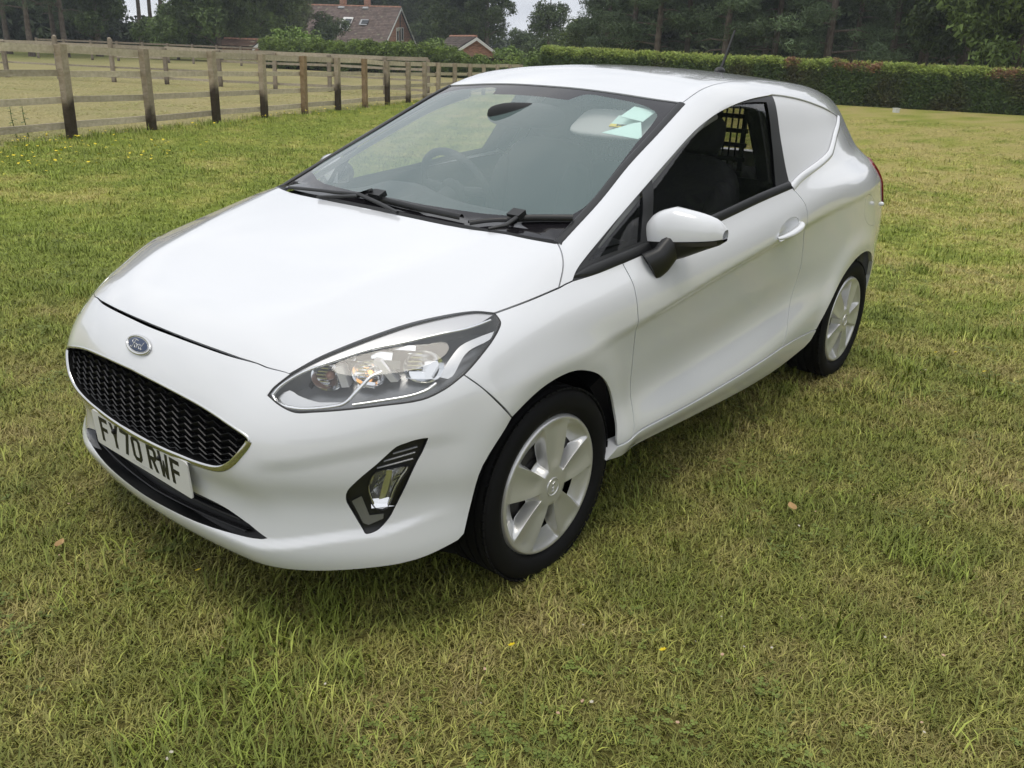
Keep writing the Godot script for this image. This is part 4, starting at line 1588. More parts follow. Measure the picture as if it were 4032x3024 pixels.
	for z in [-.36]:
		var vs := MB.new()
		var tb := Basis(Vector3(0, 0, 1), -0.52)
		vs.sphere(Vector3(-.93, 1.270, z), Vector3(.085, .012, .175), 24, 8, tb, 0.4)
		var visor := put("sun_visor", vs, M.headliner, van)
		if z < 0.0:
			var lb := MB.new()
			lb.box(Vector3(-.905, 1.284, z - .07) + tb * Vector3(0, 0.004, 0), Vector3(.055, .004, .11), tb)
			put("airbag_label", lb, M.paper, visor)
			var ly := MB.new()
			ly.box(Vector3(-.905, 1.284, z - .07) + tb * Vector3(.036, 0.0045, 0), Vector3(.016, .004, .11), tb)
			put("airbag_label", ly, M.yellow_label, visor)
			var tm := TextMesh.new()
			tm.text = "AIRBAG"
			var sf := SystemFont.new()
			sf.font_names = PackedStringArray(["Droid Sans"])
			sf.font_weight = 700
			tm.font = sf
			tm.font_size = 16
			tm.pixel_size = 0.0009
			tm.depth = 0.001
			tm.material = M.letter
			var mi := MeshInstance3D.new()
			mi.name = "label_lettering"
			mi.mesh = tm
			visor.add_child(mi, true)
			mi.transform = Transform3D(Basis(Vector3(0, 0, 1), tb * Vector3(1, 0, 0), Vector3(0, 0, 1).cross(tb * Vector3(1, 0, 0))), Vector3(-.905, 1.284, z - .07) + tb * Vector3(.034, 0.0075, 0))
	var papers := [[[-.935, .430], [-.943, .518], [-.860, .516], [-.852, .426]], [[-.735, .430], [-.840, .495], [-.855, .513], [-.780, .567], [-.763, .562]]]
	for pp in papers:
		var mb := MB.new()
		var pts := []
		for q in pp:
			var y := top_at(q[0], q[1])
			pts.append(Vector3(q[0] - 0.004, y - 0.014, -q[1]))
		mb.face(pts, Vector3(0.4, 1, 0))
		var low := []
		for q in pts:
			low.append(q - Vector3(0.0008, 0.0016, 0))
		mb.face(low, Vector3(-0.4, -1, 0))
		put("paper_sheet", mb, M.paper, van)

# ---------------------------------------------------------------- ground

const FENCE_AT := Vector3(-11.786, 0, 15.173)
const FENCE_DIR := Vector3(-0.912, 0, 0.409)
const EYE := Vector3(1.868, 0, -2.182)

var n_big := FastNoiseLite.new()
var n_mid := FastNoiseLite.new()
var n_fine := FastNoiseLite.new()

func beyond_fence(p: Vector3) -> float:
	# metres past the fence line, away from the lawn
	return (p - FENCE_AT).dot(Vector3(0.409, 0, 0.912))

func polar(az: float, dist: float) -> Vector3:
	return EYE + Vector3(cos(deg_to_rad(az)), 0, sin(deg_to_rad(az))) * dist

func lawn_green(p: Vector3) -> float:
	# 0 straw, 1 green
	var a := n_big.get_noise_2d(p.x, p.z)
	var b := n_mid.get_noise_2d(p.x * 1.0, p.z * 1.0)
	var c := n_fine.get_noise_2d(p.x, p.z)
	var dist := (p - EYE).length()
	var az := fposmod(rad_to_deg(atan2(p.z - EYE.z, p.x - EYE.x)), 360.0)
	var right := smoothstep(138.0, 160.0, az) * (1.0 - smoothstep(250.0, 300.0, az)) * smoothstep(5.0, 14.0, dist)
	var left := smoothstep(150.0, 120.0, az) * smoothstep(20.0, 60.0, az) * smoothstep(4.0, 9.0, dist)
	# faint mowing streaks on the open lawn
	var along := p.dot(Vector3(0.31, 0, 0.95))
	var streak := n_fine.get_noise_2d(along * 0.25, p.dot(Vector3(0.95, 0, -0.31)) * 1.6)
	var tan_ := smoothstep(146.0, 164.0, az) * smoothstep(8.0, 4.0, dist) * smoothstep(1.4, 2.6, dist)
	return clampf(0.66 - 0.30 * tan_ + 0.55 * a + 0.62 * b + 0.40 * c - 0.38 * right + 0.20 * left + 0.5 * streak * right, 0.0, 1.0)

func lawn_colour(g: float, p: Vector3) -> Color:
	var dist := (p - EYE).length()
	var straw := Color(0.58, 0.50, 0.20)
	var green := Color(0.275, 0.345, 0.062)
	var pale := Color(0.46, 0.47, 0.12)
	var c := straw.lerp(pale, smoothstep(0.0, 0.5, g)).lerp(green, smoothstep(0.35, 1.0, g))
	return c

func build_ground() -> void:
	n_big.seed = 5
	n_big.frequency = 0.28
	n_mid.seed = 9
	n_mid.frequency = 1.1
	n_mid.fractal_octaves = 3
	n_fine.seed = 21
	n_fine.frequency = 4.5
	n_fine.fractal_octaves = 3
	var turf := mat("turf", Color.WHITE, 0.95, 0.0, 0.2)
	turf.vertex_color_use_as_albedo = true
	turf.albedo_texture = noise_tex(31, 0.03, [Color(0.78, 0.77, 0.74), Color(1, 1, 1)], 512)
	turf.uv1_triplanar = true
	turf.uv1_world_triplanar = true
	turf.uv1_scale = Vector3(0.9, 0.9, 0.9)
	turf.normal_enabled = true
	turf.normal_texture = noise_tex(32, 0.09, [], 512, true)
	turf.normal_scale = 1.4
	var lawn := MB.new()
	var field := MB.new()
	lawn.has_col = true
	field.has_col = true
	var na := 400
	var radii := [0.0]
	var r := 0.25
	while r < 320.0:
		radii.append(r)
		r *= 1.045
	var li := {}
	var fi := {}
	for j in radii.size() - 1:
		for i in na:
			var mid_an := TAU * (i + 0.5) / na
			var mid_r: float = (radii[j] + radii[j + 1]) * 0.5
			var mid := EYE + Vector3(cos(mid_an), 0, sin(mid_an)) * mid_r
			var out := beyond_fence(mid) > 0.1
			var mb := field if out else lawn
			var map := fi if out else li
			var id := []
			for q in [[j, i], [j, i + 1], [j + 1, i + 1], [j + 1, i]]:
				var key: int = q[0] * 1000 + (q[1] % na if q[0] > 0 else 0)
				if not map.has(key):
					var an: float = TAU * (q[1] % na) / na
					var p: Vector3 = EYE + Vector3(cos(an), 0, sin(an)) * radii[q[0]]
					if out:
						var g := n_mid.get_noise_2d(p.x * 0.4, p.z * 0.4) + 0.6 * n_big.get_noise_2d(p.x * 0.4, p.z * 0.4)
						var deep := beyond_fence(p)
						var c := Color(0.54, 0.475, 0.245).lerp(Color(0.40, 0.385, 0.18), clampf(0.35 + g * 0.9, 0, 1))
						c = c.lerp(Color(0.24, 0.28, 0.09), smoothstep(22.0, 46.0, deep) * 0.85)
						mb.now = c
					else:
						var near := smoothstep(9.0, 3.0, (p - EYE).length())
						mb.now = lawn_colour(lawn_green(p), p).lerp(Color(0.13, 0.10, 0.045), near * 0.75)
					map[key] = mb.vert(p + Vector3(0, 0.0 if not out else -0.004, 0), Vector3.UP)
				id.append(map[key])
			if j == 0:
				mb.tri(id[0], id[2], id[3])
			else:
				mb.quad(id[0], id[1], id[2], id[3])
	struct(put("lawn", lawn, turf))
	struct(put("paddock", field, turf))

# ---------------------------------------------------------------- grass and flowers

func scatter(called: String, m: Mesh, xf: Array, cols: Array, parent: Node = self) -> MultiMeshInstance3D:
	var mm := MultiMesh.new()
	mm.transform_format = MultiMesh.TRANSFORM_3D
	mm.use_colors = true
	mm.mesh = m
	mm.instance_count = xf.size()
	for i in xf.size():
		mm.set_instance_transform(i, xf[i])
		mm.set_instance_color(i, cols[i])
	var o := MultiMeshInstance3D.new()
	o.name = numbered(called) if parent == self else called
	o.multimesh = mm
	parent.add_child(o, true)
	return o

func tuft_mesh(blades: int, height: float, spread: float, lean: float, width: float, m: Material) -> ArrayMesh:
	var b := MB.new()
	b.has_col = true
	for k in blades:
		var an := rng.randf() * TAU
		var base := Vector3(cos(an), 0, sin(an)) * sqrt(rng.randf()) * spread
		var dir := rng.randf() * TAU
		var d := Vector3(cos(dir), 0, sin(dir))
		var h := height * rng.randf_range(0.45, 1.15)
		var l := h * lean * rng.randf_range(0.2, 1.3)
		var w := d.cross(Vector3.UP).rotated(Vector3.UP, rng.randf_range(-0.6, 0.6)) * width * rng.randf_range(0.6, 1.2)
		var tone := rng.randf_range(0.75, 1.25)
		var p1 := base + d * l * 0.35 + Vector3(0, h * 0.6, 0)
		var p2 := base + d * l + Vector3(0, h * rng.randf_range(0.85, 1.0), 0)
		var nn := (d * -0.6 + Vector3.UP).normalized()
		b.now = Color(tone, tone, tone * 0.9)
		var a0 := b.vert(base - w * 0.5, nn)
		var a1 := b.vert(base + w * 0.5, nn)
		var a2 := b.vert(p1 + w * 0.42, nn)
		var a3 := b.vert(p1 - w * 0.42, nn)
		var a4 := b.vert(p2, nn)
		b.quad(a0, a1, a2, a3)
		b.tri(a3, a2, a4)
	return b.mesh(m)

func build_grass() -> void:
	var gm := mat("grass_blade", Color.WHITE, 0.55, 0.0, 0.35)
	gm.vertex_color_use_as_albedo = true
	gm.cull_mode = BaseMaterial3D.CULL_DISABLED
	gm.backlight_enabled = true
	gm.backlight = Color(0.25, 0.28, 0.12)
	var kinds := [tuft_mesh(11, 0.023, 0.036, 1.3, 0.0032, gm), tuft_mesh(11, 0.018, 0.040, 2.0, 0.0031, gm), tuft_mesh(10, 0.012, 0.046, 3.2, 0.0033, gm), tuft_mesh(10, 0.058, 0.034, 1.0, 0.0040, gm)]
	var xf := [[], [], [], []]
	var col := [[], [], [], []]
	var lim := [[1.15, 4.2, 2600.0, 1.0], [4.2, 8.0, 1300.0, 1.15], [8.0, 14.0, 420.0, 1.35], [14.0, 20.0, 130.0, 1.4], [20.0, 31.0, 55.0, 1.3]]
	for band in lim:
		var a0 := deg_to_rad(100.0)
		var a1 := deg_to_rad(192.0)
		if band[0] < 4.0:
			a0 = deg_to_rad(85.0)
			a1 = deg_to_rad(205.0)
		var area: float = 0.5 * (a1 - a0) * (band[1] * band[1] - band[0] * band[0])
		for i in int(area * band[2]):
			var rr := sqrt(rng.randf_range(band[0] * band[0], band[1] * band[1]))
			var an := rng.randf_range(a0, a1)
			var p := EYE + Vector3(cos(an), 0, sin(an)) * rr
			if beyond_fence(p) > 0.25:
				continue
			var g := lawn_green(p)
			var pick := rng.randf()
			var k := 0
			var patch := n_mid.get_noise_2d(p.x * 0.9 + 40.0, p.z * 0.9)
			var near_fence := smoothstep(-1.6, -0.1, beyond_fence(p))
			if pick < 0.22 + 0.3 * (1.0 - g):
				k = 2
			elif pick < 0.55:
				k = 1
			if patch > 0.36 and pick > 0.70 or rng.randf() < 0.012 or near_fence > 0.2 and pick > 0.5:
				k = 3
			var s: float = band[3] * rng.randf_range(0.7, 1.25)
			if k == 3 and near_fence > 0.2:
				s *= 0.6 + 0.5 * near_fence
			var c := lawn_colour(clampf(g + rng.randf_range(-0.2, 0.18) + (0.3 if k == 3 else -0.25 if k == 2 else 0.0), 0, 1), p)
			# towards the viewpoint: browner thatch tones, plus near-view darkness put into the blade colour
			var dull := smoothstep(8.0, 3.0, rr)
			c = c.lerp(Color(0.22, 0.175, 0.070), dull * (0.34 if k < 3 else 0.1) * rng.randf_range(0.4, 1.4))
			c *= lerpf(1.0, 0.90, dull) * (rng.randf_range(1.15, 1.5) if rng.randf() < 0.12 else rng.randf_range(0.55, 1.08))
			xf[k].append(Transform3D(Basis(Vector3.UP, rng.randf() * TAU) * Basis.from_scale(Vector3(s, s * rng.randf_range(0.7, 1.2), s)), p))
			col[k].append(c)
	var lf := MB.new()
	lf.has_col = true
	for k in 5:
		var o := Vector3(rng.randf_range(-.03, .03), rng.randf_range(.008, .022), rng.randf_range(-.03, .03))
		for j in 3:
			var an := TAU * (j + 0.2 * k) / 3.0
			var d := Vector3(cos(an), 0.12, sin(an)) * 0.0085
			var s := Vector3(-sin(an), 0, cos(an)) * 0.005
			lf.now = Color.WHITE * rng.randf_range(0.8, 1.2)
			var q := lf.vert(o, Vector3.UP)
			lf.vert(o + d * 0.7 + s, Vector3.UP)
			lf.vert(o + d, Vector3.UP)
			lf.vert(o + d * 0.7 - s, Vector3.UP)
			lf.quad(q, q + 1, q + 2, q + 3)
	var cxf := []
	var ccol := []
	for i in 7000:
		var p := polar(rng.randf_range(98.0, 186.0), sqrt(rng.randf_range(1.4, 60.0)))
		if n_mid.get_noise_2d(p.x * 1.3 - 70.0, p.z * 1.3) < 0.2:
			continue
		cxf.append(Transform3D(Basis(Vector3.UP, rng.randf() * TAU) * Basis.from_scale(Vector3.ONE * rng.randf_range(0.7, 1.3)), p))
		ccol.append(Color(0.16, 0.205, 0.045) * rng.randf_range(0.7, 1.25))
	var cv := scatter("clover_leaves", lf.mesh(gm), cxf, ccol)
	tag(cv, "patches of small clover leaves in the near lawn", "clover")
	cv.set_meta("kind", "stuff")
	# dry tussocks of the paddock
	var px := []
	var pcol := []
	for i in 26000:
		var p := FENCE_AT + FENCE_DIR * rng.randf_range(-16.0, 12.0) + Vector3(0.409, 0, 0.912) * (0.3 + 16.0 * pow(rng.randf(), 1.4))
		if n_mid.get_noise_2d(p.x * 0.7, p.z * 0.7 + 30.0) < -0.1:
			continue
		px.append(Transform3D(Basis(Vector3.UP, rng.randf() * TAU) * Basis.from_scale(Vector3.ONE * rng.randf_range(0.9, 1.7)), p))
		pcol.append(Color(0.52, 0.46, 0.23).lerp(Color(0.34, 0.37, 0.13), clampf(rng.randf() * 0.6 + n_big.get_noise_2d(p.x, p.z), 0, 1)) * rng.randf_range(0.75, 1.25))
	var pd := scatter("dry_grass", kinds[1], px, pcol)
	tag(pd, "sparse dry straw-coloured grass of the paddock beyond the fence", "grass")
	pd.set_meta("kind", "stuff")
	var names := ["grass", "grass", "grass_clippings", "long_grass"]
	var labels := ["short mown lawn grass around the van", "low leaning lawn grass of the same mown turf", "pale cut clippings and creeping blades lying in the lawn", "longer unmown grass in clumps and along the fence foot"]
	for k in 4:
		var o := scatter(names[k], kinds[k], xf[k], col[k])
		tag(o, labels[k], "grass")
		o.set_meta("kind", "stuff")

func flower_mesh(petal: Material, size: float) -> MB:
	var b := MB.new()
	for k in 6:
		var an := TAU * k / 6.0
		var d := Vector3(cos(an), 0.25, sin(an))
		var s := Vector3(-sin(an), 0, cos(an)) * size * 0.5
		b.face([Vector3.ZERO, d * size * 0.6 + s * 0.7, d * size + Vector3.ZERO, d * size * 0.6 - s * 0.7], Vector3.UP)
	return b

func build_small_things() -> void:
	mat("petal_yellow", lin(0.75, 0.58, 0.02), 0.6)
	mat("petal_white", lin(0.72, 0.66, 0.62), 0.7)
	mat("dead_leaf", lin(0.42, 0.27, 0.12), 0.8)
	mat("stalk", lin(0.10, 0.15, 0.04), 0.7)
	# yellow flowers: a drift by the fence, a few elsewhere
	var xf := []
	var cols := []
	var fm := mat("flower", Color.WHITE, 0.6)
	fm.vertex_color_use_as_albedo = true
	for i in 520:
		var s := rng.randf_range(-12.0, 9.0)
		var back := -absf(rng.randfn(0.0, 0.7)) - 0.05
		if rng.randf() < 0.4:
			s = rng.randf_range(-12.5, -8.5)
			back = rng.randf_range(-3.0, -0.2)
		if n_mid.get_noise_1d(s * 1.3) < -0.05:
			continue
		var p := FENCE_AT + FENCE_DIR * s + Vector3(0.409, 0, 0.912) * back
		xf.append(Transform3D(Basis(Vector3.UP, rng.randf() * TAU) * Basis(Vector3.RIGHT, rng.randf_range(-0.6, 0.6)) * Basis.from_scale(Vector3.ONE * rng.randf_range(0.8, 1.5)), p + Vector3(0, rng.randf_range(0.06, 0.16), 0)))
		cols.append(Color(0.78, 0.62, 0.02))
	var fl := scatter("yellow_flowers", flower_mesh(fm, 0.016).mesh(fm), xf, cols)
	tag(fl, "scattered small yellow flowers in the long grass along the fence", "flowers")
	fl.set_meta("kind", "stuff")
	xf = []
	cols = []
	for i in 150:
		var p := polar(rng.randf_range(108.0, 176.0), 1.6 + 9.0 * pow(rng.randf(), 1.2))
		if absf(p.z) < 0.9 and p.x < 0.8 and p.x > -3.3:
			continue
		var white := rng.randf() < 0.6
		xf.append(Transform3D(Basis(Vector3.UP, rng.randf() * TAU) * Basis(Vector3.RIGHT, rng.randf_range(-0.7, 0.7)) * Basis.from_scale(Vector3.ONE * rng.randf_range(0.25, 0.5)), p + Vector3(0, rng.randf_range(0.025, 0.05), 0)))
		cols.append(Color(0.52, 0.48, 0.40) if white else Color(0.50, 0.33, 0.22))
	var cl := scatter("clover_heads", flower_mesh(fm, 0.012).mesh(fm), xf, cols)
	tag(cl, "tiny white and brown clover heads dotted through the near lawn", "flowers")
	cl.set_meta("kind", "stuff")
	for q in [[Vector3(-3.15, 0, -1.14), "yellow flower nearest the rear wheel, on the lawn to its right"], [Vector3(-3.24, 0, -1.22), "yellow flower of the pair right of the rear wheel, the farther one"], [Vector3(-3.0, 0, -1.42), "lone yellow flower on the open lawn right of the rear wheel pair"], [Vector3(0.758, 0, -0.129), "small yellow flower just below the front bumper's lower edge"], [Vector3(0.394, 0, -1.028), "yellow flower in the lawn in front of the front wheel"], [Vector3(0.138, 0, -1.335), "yellow flower farthest right in the near lawn, right of the front wheel"]]:
		var y1 := MB.new()
		y1.add(flower_mesh(fm, 0.011))
		var yf := put("yellow_flower", y1, M.petal_yellow)
		yf.position = q[0] + Vector3(0, 0.045, 0)
		yf.rotation.x = 0.4
		tag(yf, q[1], "flower", "single yellow flowers in the lawn round the van")
	# single things one can point at
	var leafs := [[3117, "curled pale brown dead leaf on the lawn right of the front wheel", Vector3(-0.874, 0.035, -1.267), 0.03], [231, "small beige dead leaf on the grass before the left end of the bumper", Vector3(0.96, 0.035, 0.313), 0.025]]
	for q in leafs:
		var b := MB.new()
		var sz: float = q[3]
		for i in 6:
			var x0 := (i / 6.0 - 0.5) * 2.0
			var x1 := ((i + 1) / 6.0 - 0.5) * 2.0
			var w0 := (1.0 - x0 * x0) * 0.5
			var w1 := (1.0 - x1 * x1) * 0.5
			for s in [-1.0, 1.0]:
				b.face([Vector3(x0, x0 * x0 * 0.3, 0) * sz, Vector3(x1, x1 * x1 * 0.3, 0) * sz, Vector3(x1, x1 * x1 * 0.3 + w1 * 0.5, w1 * s) * sz, Vector3(x0, x0 * x0 * 0.3 + w0 * 0.5, w0 * s) * sz], Vector3.UP)
		var lf := put("dead_leaf", b, M.dead_leaf)
		lf.position = q[2]
		lf.rotation.y = 0.7
		tag(lf, q[1], "leaf")
	var wd := thing("weed_plant", "leafy green weed growing against the fence rails at the far left", "weed", Vector3(-3.9, 0, 12.35))
	for q in [Vector3(0.10, 0, 0.0), Vector3(-0.10, 0, 0.06)]:
		var st := MB.new()
		var lv := MB.new()
		st.tube([q, q + Vector3(.03, .3, 0), q + Vector3(.02, .52, .02)], [.008, .006, .003], 6, false)
		for k in 16:
			var y := 0.10 + 0.42 * k / 16.0
			var an := k * 2.4
			var d := Vector3(cos(an), -0.25, sin(an)) * rng.randf_range(.07, .12) * (1.15 - y)
			var s := d.cross(Vector3.UP).normalized() * .028
			var o: Vector3 = q + Vector3(.02, y, 0)
			lv.face([o, o + d * .5 + s, o + d, o + d * .5 - s], Vector3.UP)
		put("stem", st, M.stalk, wd)
		put("leaves", lv, M.stalk, wd)
	var bx := thing("ground_box", "small white box standing on the far lawn in front of the hedge", "box", Vector3(-33.5, 0, 8.38), 0.9)
	var body := MB.new()
	body.box(Vector3(0, .07, 0), Vector3(.20, .14, .16))
	put("box_body", body, M.white_plastic, bx)
	var lid := MB.new()
	lid.box(Vector3(0, .15, 0), Vector3(.24, .02, .20))
	put("box_lid", lid, M.white_plastic, bx)

# ---------------------------------------------------------------- fences

func timber(b: MB, p0: Vector3, p1: Vector3, up: Vector3, high: float, thick: float, tone: Color, wet := 0.0, seed_ := 0.0) -> void:
	# a squared timber from p0 to p1 with colour along it; wet = stained length from p0
	b.has_col = true
	var d := (p1 - p0).normalized()
	var side := d.cross(up).normalized()
	var vv := side.cross(d).normalized()
	var cs := [[-1, -1], [-1, 1], [1, 1], [1, -1]]
	var len_ := p0.distance_to(p1)
	var n := 14 if wet > 0.0 else 5
	for f in 4:
		var a: Array = cs[f]
		var c: Array = cs[(f + 1) % 4]
		var nn: Vector3 = (side * (a[0] + c[0]) + vv * (a[1] + c[1])).normalized()
		var prev := []
		for k in n + 1:
			var s := float(k) / n
			var row := []
			for e in [a, c]:
				var q: Vector3 = p0.lerp(p1, s) + side * e[0] * thick * 0.5 + vv * e[1] * high * 0.5
				var t := tone * (0.9 + 0.25 * n_fine.get_noise_3d(q.x * 3.0 + seed_, q.y * 3.0, q.z * 3.0))
				if wet > 0.0:
					var edge := wet + 0.26 * n_mid.get_noise_2d(seed_ * 7.0 + e[0] * 0.6, e[1] * 0.9 + seed_)
					t = t.lerp(Color(0.075, 0.059, 0.046), 1.0 - smoothstep(edge - 0.10, edge + 0.10, s * len_))
				b.now = t
				row.append(b.vert(q, nn))
			if not prev.is_empty():
				b.quad(prev[0], prev[1], row[1], row[0])
			prev = row
	b.now = tone
	for e in [p0, p1]:
		b.face([e - side * thick * 0.5 - vv * high * 0.5, e + side * thick * 0.5 - vv * high * 0.5, e + side * thick * 0.5 + vv * high * 0.5, e - side * thick * 0.5 + vv * high * 0.5], d if e == p1 else -d)

func build_fences() -> void:
	var wm := mat("timber", Color.WHITE, 0.85, 0.0, 0.25)
	wm.vertex_color_use_as_albedo = true
	wm.albedo_texture = noise_tex(41, 0.02, [Color(0.84, 0.83, 0.80), Color(1, 1, 1)], 256)
	wm.uv1_triplanar = true
	wm.uv1_scale = Vector3(2.0, 2.0, 2.0)
	wm.normal_enabled = true
	wm.normal_texture = noise_tex(42, 0.05, [], 256, true)
	wm.normal_scale = 0.6
	var away := Vector3(0.409, 0, 0.912)
	var f := thing("post_rail_fence", "weathered four-rail timber fence between lawn and paddock, left of the van", "fence")
	var posts := [[-11.8, 1.40], [-9.95, 1.385], [-8.07, 1.366], [-6.16, 1.324], [-4.20, 1.321], [-2.43, 1.281], [-0.67, 1.259], [1.05, 1.241], [2.65, 1.218], [4.15, 1.17], [5.70, 1.150], [7.10, 1.150], [8.25, 1.135], [9.9, 1.12], [11.5, 1.10], [13.2, 1.09], [15.0, 1.08], [16.8, 1.08], [18.6, 1.07]]
	for i in posts.size():
		var s: float = posts[i][0]
		var h: float = posts[i][1]
		var p := FENCE_AT + FENCE_DIR * s
		var b := MB.new()
		var tone := Color(0.50, 0.425, 0.33) * rng.randf_range(0.85, 1.12)
		if i in [6, 8]:
			tone = Color(0.40, 0.29, 0.18)
		var lean := Vector3(rng.randf_range(-.02, .02), 0, rng.randf_range(-.02, .02))
		var wet: float = [0.0, 0.62, 0.60, 0.30, 0.70, 0.50, 0.08, 0.55, 0.12, 0.68, 0.15, 0.1, 0.2, 0.3, 0.2, 0.3, 0.2, 0.2, 0.2][i]
		timber(b, p - Vector3(0, .05, 0), p + lean + Vector3(0, h, 0), FENCE_DIR, 0.135, 0.11, tone, maxf(wet + 0.05, 0.01), i * 3.7)
		put("post", b, wm, f)
		if i == 0:
			continue
		var h0: float = posts[i - 1][1]
		var q: Vector3 = FENCE_AT + FENCE_DIR * posts[i - 1][0]
		for k in 4:
			var fr: float = [0.950, 0.692, 0.410, 0.142][k]
			var hi: float = [0.115, 0.092, 0.095, 0.100][k]
			var r := MB.new()
			var t2 := Color(0.72, 0.635, 0.505) * rng.randf_range(0.85, 1.15)
			var off := away * 0.078
			var j0 := Vector3(0, rng.randf_range(-.012, .012), 0)
			var j1 := Vector3(0, rng.randf_range(-.012, .012), 0)
			timber(r, q + off + FENCE_DIR * 0.004 + Vector3(0, h0 * fr, 0) + j0, p + off - FENCE_DIR * 0.004 + Vector3(0, h * fr, 0) + j1, Vector3.UP, hi, 0.036, t2, 0.0, i * 5.0 + k)
			put("rail", r, wm, f)
	# the fence at the back of the paddock
	var g := thing("paddock_fence", "older timber fence running across the back of the dry paddock", "fence")
	var at := Vector3(-15.12, 0, 27.81)
	var dir := Vector3(-0.589, 0, -0.808)
	var nrm := Vector3(0.808, 0, -0.589)
	var bp := [-13.7, -11.75, -9.8, -7.8, -5.82, -3.9, -1.92, 0.0, 1.94, 3.9, 5.84, 7.8, 9.3]
	for i in bp.size():
		var p: Vector3 = at + dir * bp[i]
		var b := MB.new()
		var h: float = 1.43 if i in [5, 6] else 1.2
		timber(b, p, p + Vector3(rng.randf_range(-.02, .02), h, 0), dir, 0.12, 0.12, Color(0.38, 0.33, 0.27) * rng.randf_range(0.85, 1.1), 0.05, i * 2.1)
		put("post", b, wm, g)
		if i in [5, 6]:
			var cap := MB.new()
			cap.sphere(p + Vector3(0, h, 0), Vector3(.062, .05, .062), 12, 8)
			cap.has_col = true
			for k in cap.c.size():
				cap.c[k] = Color(0.46, 0.40, 0.32)
			put("post_cap", cap, wm, g)
		if i == 0:
			continue
		var q: Vector3 = at + dir * bp[i - 1]
		for k in 4:
			if k == 1 and i % 3 != 1 and i < 9:
				continue
			var y: float = [1.19, 0.86, 0.50, 0.19][k]
			var r := MB.new()
			timber(r, q + nrm * -.08 + dir * .004 + Vector3(0, y + rng.randf_range(-.02, .02), 0), p + nrm * -.08 - dir * .004 + Vector3(0, y + rng.randf_range(-.02, .02), 0), Vector3.UP, [.125, .08, .06, .08][k], 0.036, Color(0.54, 0.48, 0.39) * rng.randf_range(0.85, 1.15), 0.0, i * 3.0 + k)
			put("rail", r, wm, g)
	# far fence beyond the paddock, below the wood
	var ff := thing("far_fence", "distant low timber fence in front of the dark wood at far left", "fence")
	for i in 16:
		var p := polar(113.0 + i * 1.35, 68.0 - i * 0.4)
		var b := MB.new()
		timber(b, p, p + Vector3(0, 1.25, 0), Vector3(0.6, 0, 0.8), 0.12, 0.12, Color(0.34, 0.29, 0.24), 0.05, i * 1.3)
		put("post", b, wm, ff)
		if i > 0:
			var q := polar(113.0 + (i - 1) * 1.35, 68.0 - (i - 1) * 0.4)
			for y in [1.15, 0.72]:
				var r := MB.new()
				timber(r, q + Vector3(0, y, 0.07), p + Vector3(0, y, 0.07), Vector3.UP, 0.1, 0.036, Color(0.36, 0.31, 0.25), 0.0, i * 2.0 + y)
				put("rail", r, wm, ff)

# ---------------------------------------------------------------- hedges, trees

func leaf_clump(n: int, size: float, rad: Vector3, _m: Material, narrow := 0.55) -> Array:
	# two groups of triangular leaves: [points, normals] each
	var out := []
	for half in 2:
		var v := PackedVector3Array()
		var nr := PackedVector3Array()
		for i in n / 2:
			var d := Vector3(rng.randfn(), rng.randfn(), rng.randfn()).normalized()
			var p := d * rad * pow(rng.randf(), 0.4)
			var nn := (d + Vector3(rng.randfn(), rng.randfn() + 0.6, rng.randfn()) * 0.7).normalized()
			var u := nn.cross(Vector3(rng.randfn(), rng.randfn(), rng.randfn())).normalized()
			var w := nn.cross(u) * size * narrow * rng.randf_range(0.8, 1.3)
			u *= size * rng.randf_range(0.8, 1.5)
			v.append_array([p - u * 0.5 - w * 0.5, p + u * 0.6, p - u * 0.5 + w * 0.5] if w.cross(u).dot(nn) > 0.0 else [p - u * 0.5 + w * 0.5, p + u * 0.6, p - u * 0.5 - w * 0.5])
			nr.append_array([nn, nn, nn])
		out.append([v, nr])
	return out

func foliage(called: String, clump: Array, xf: Array, cols: Array, parent: Node, m: Material) -> MeshInstance3D:
	var v := PackedVector3Array()
	var n := PackedVector3Array()
	var c := PackedColorArray()
	for i in xf.size():
		for half in 2:
			var g: Array = clump[half]
			v.append_array(xf[i] * (g[0] as PackedVector3Array))
			n.append_array(Transform3D(xf[i].basis.orthonormalized(), Vector3.ZERO) * (g[1] as PackedVector3Array))
			var cc := PackedColorArray()
			cc.resize(g[0].size())
			cc.fill(cols[i] * rng.randf_range(0.75, 1.25))
			c.append_array(cc)
	var arr := []
	arr.resize(Mesh.ARRAY_MAX)
	arr[Mesh.ARRAY_VERTEX] = v
	arr[Mesh.ARRAY_NORMAL] = n
	arr[Mesh.ARRAY_COLOR] = c
	var am := ArrayMesh.new()
	am.add_surface_from_arrays(Mesh.PRIMITIVE_TRIANGLES, arr)
	am.surface_set_material(0, m)
	var o := MeshInstance3D.new()
	o.name = called
	o.mesh = am
	parent.add_child(o, true)
	return o

func clump_mesh(clump: Array, m: Material) -> ArrayMesh:
	var b := MB.new()
	for g in clump:
		for i in g[0].size():
			b.vert(g[0][i], g[1][i])
			b.ix.append(b.v.size() - 1)
	return b.mesh(m)

func rand_basis(s: Vector3) -> Basis:
	return Basis(Vector3.UP, rng.randf() * TAU) * Basis(Vector3.RIGHT, rng.randf_range(-0.5, 0.5)) * Basis.from_scale(s)

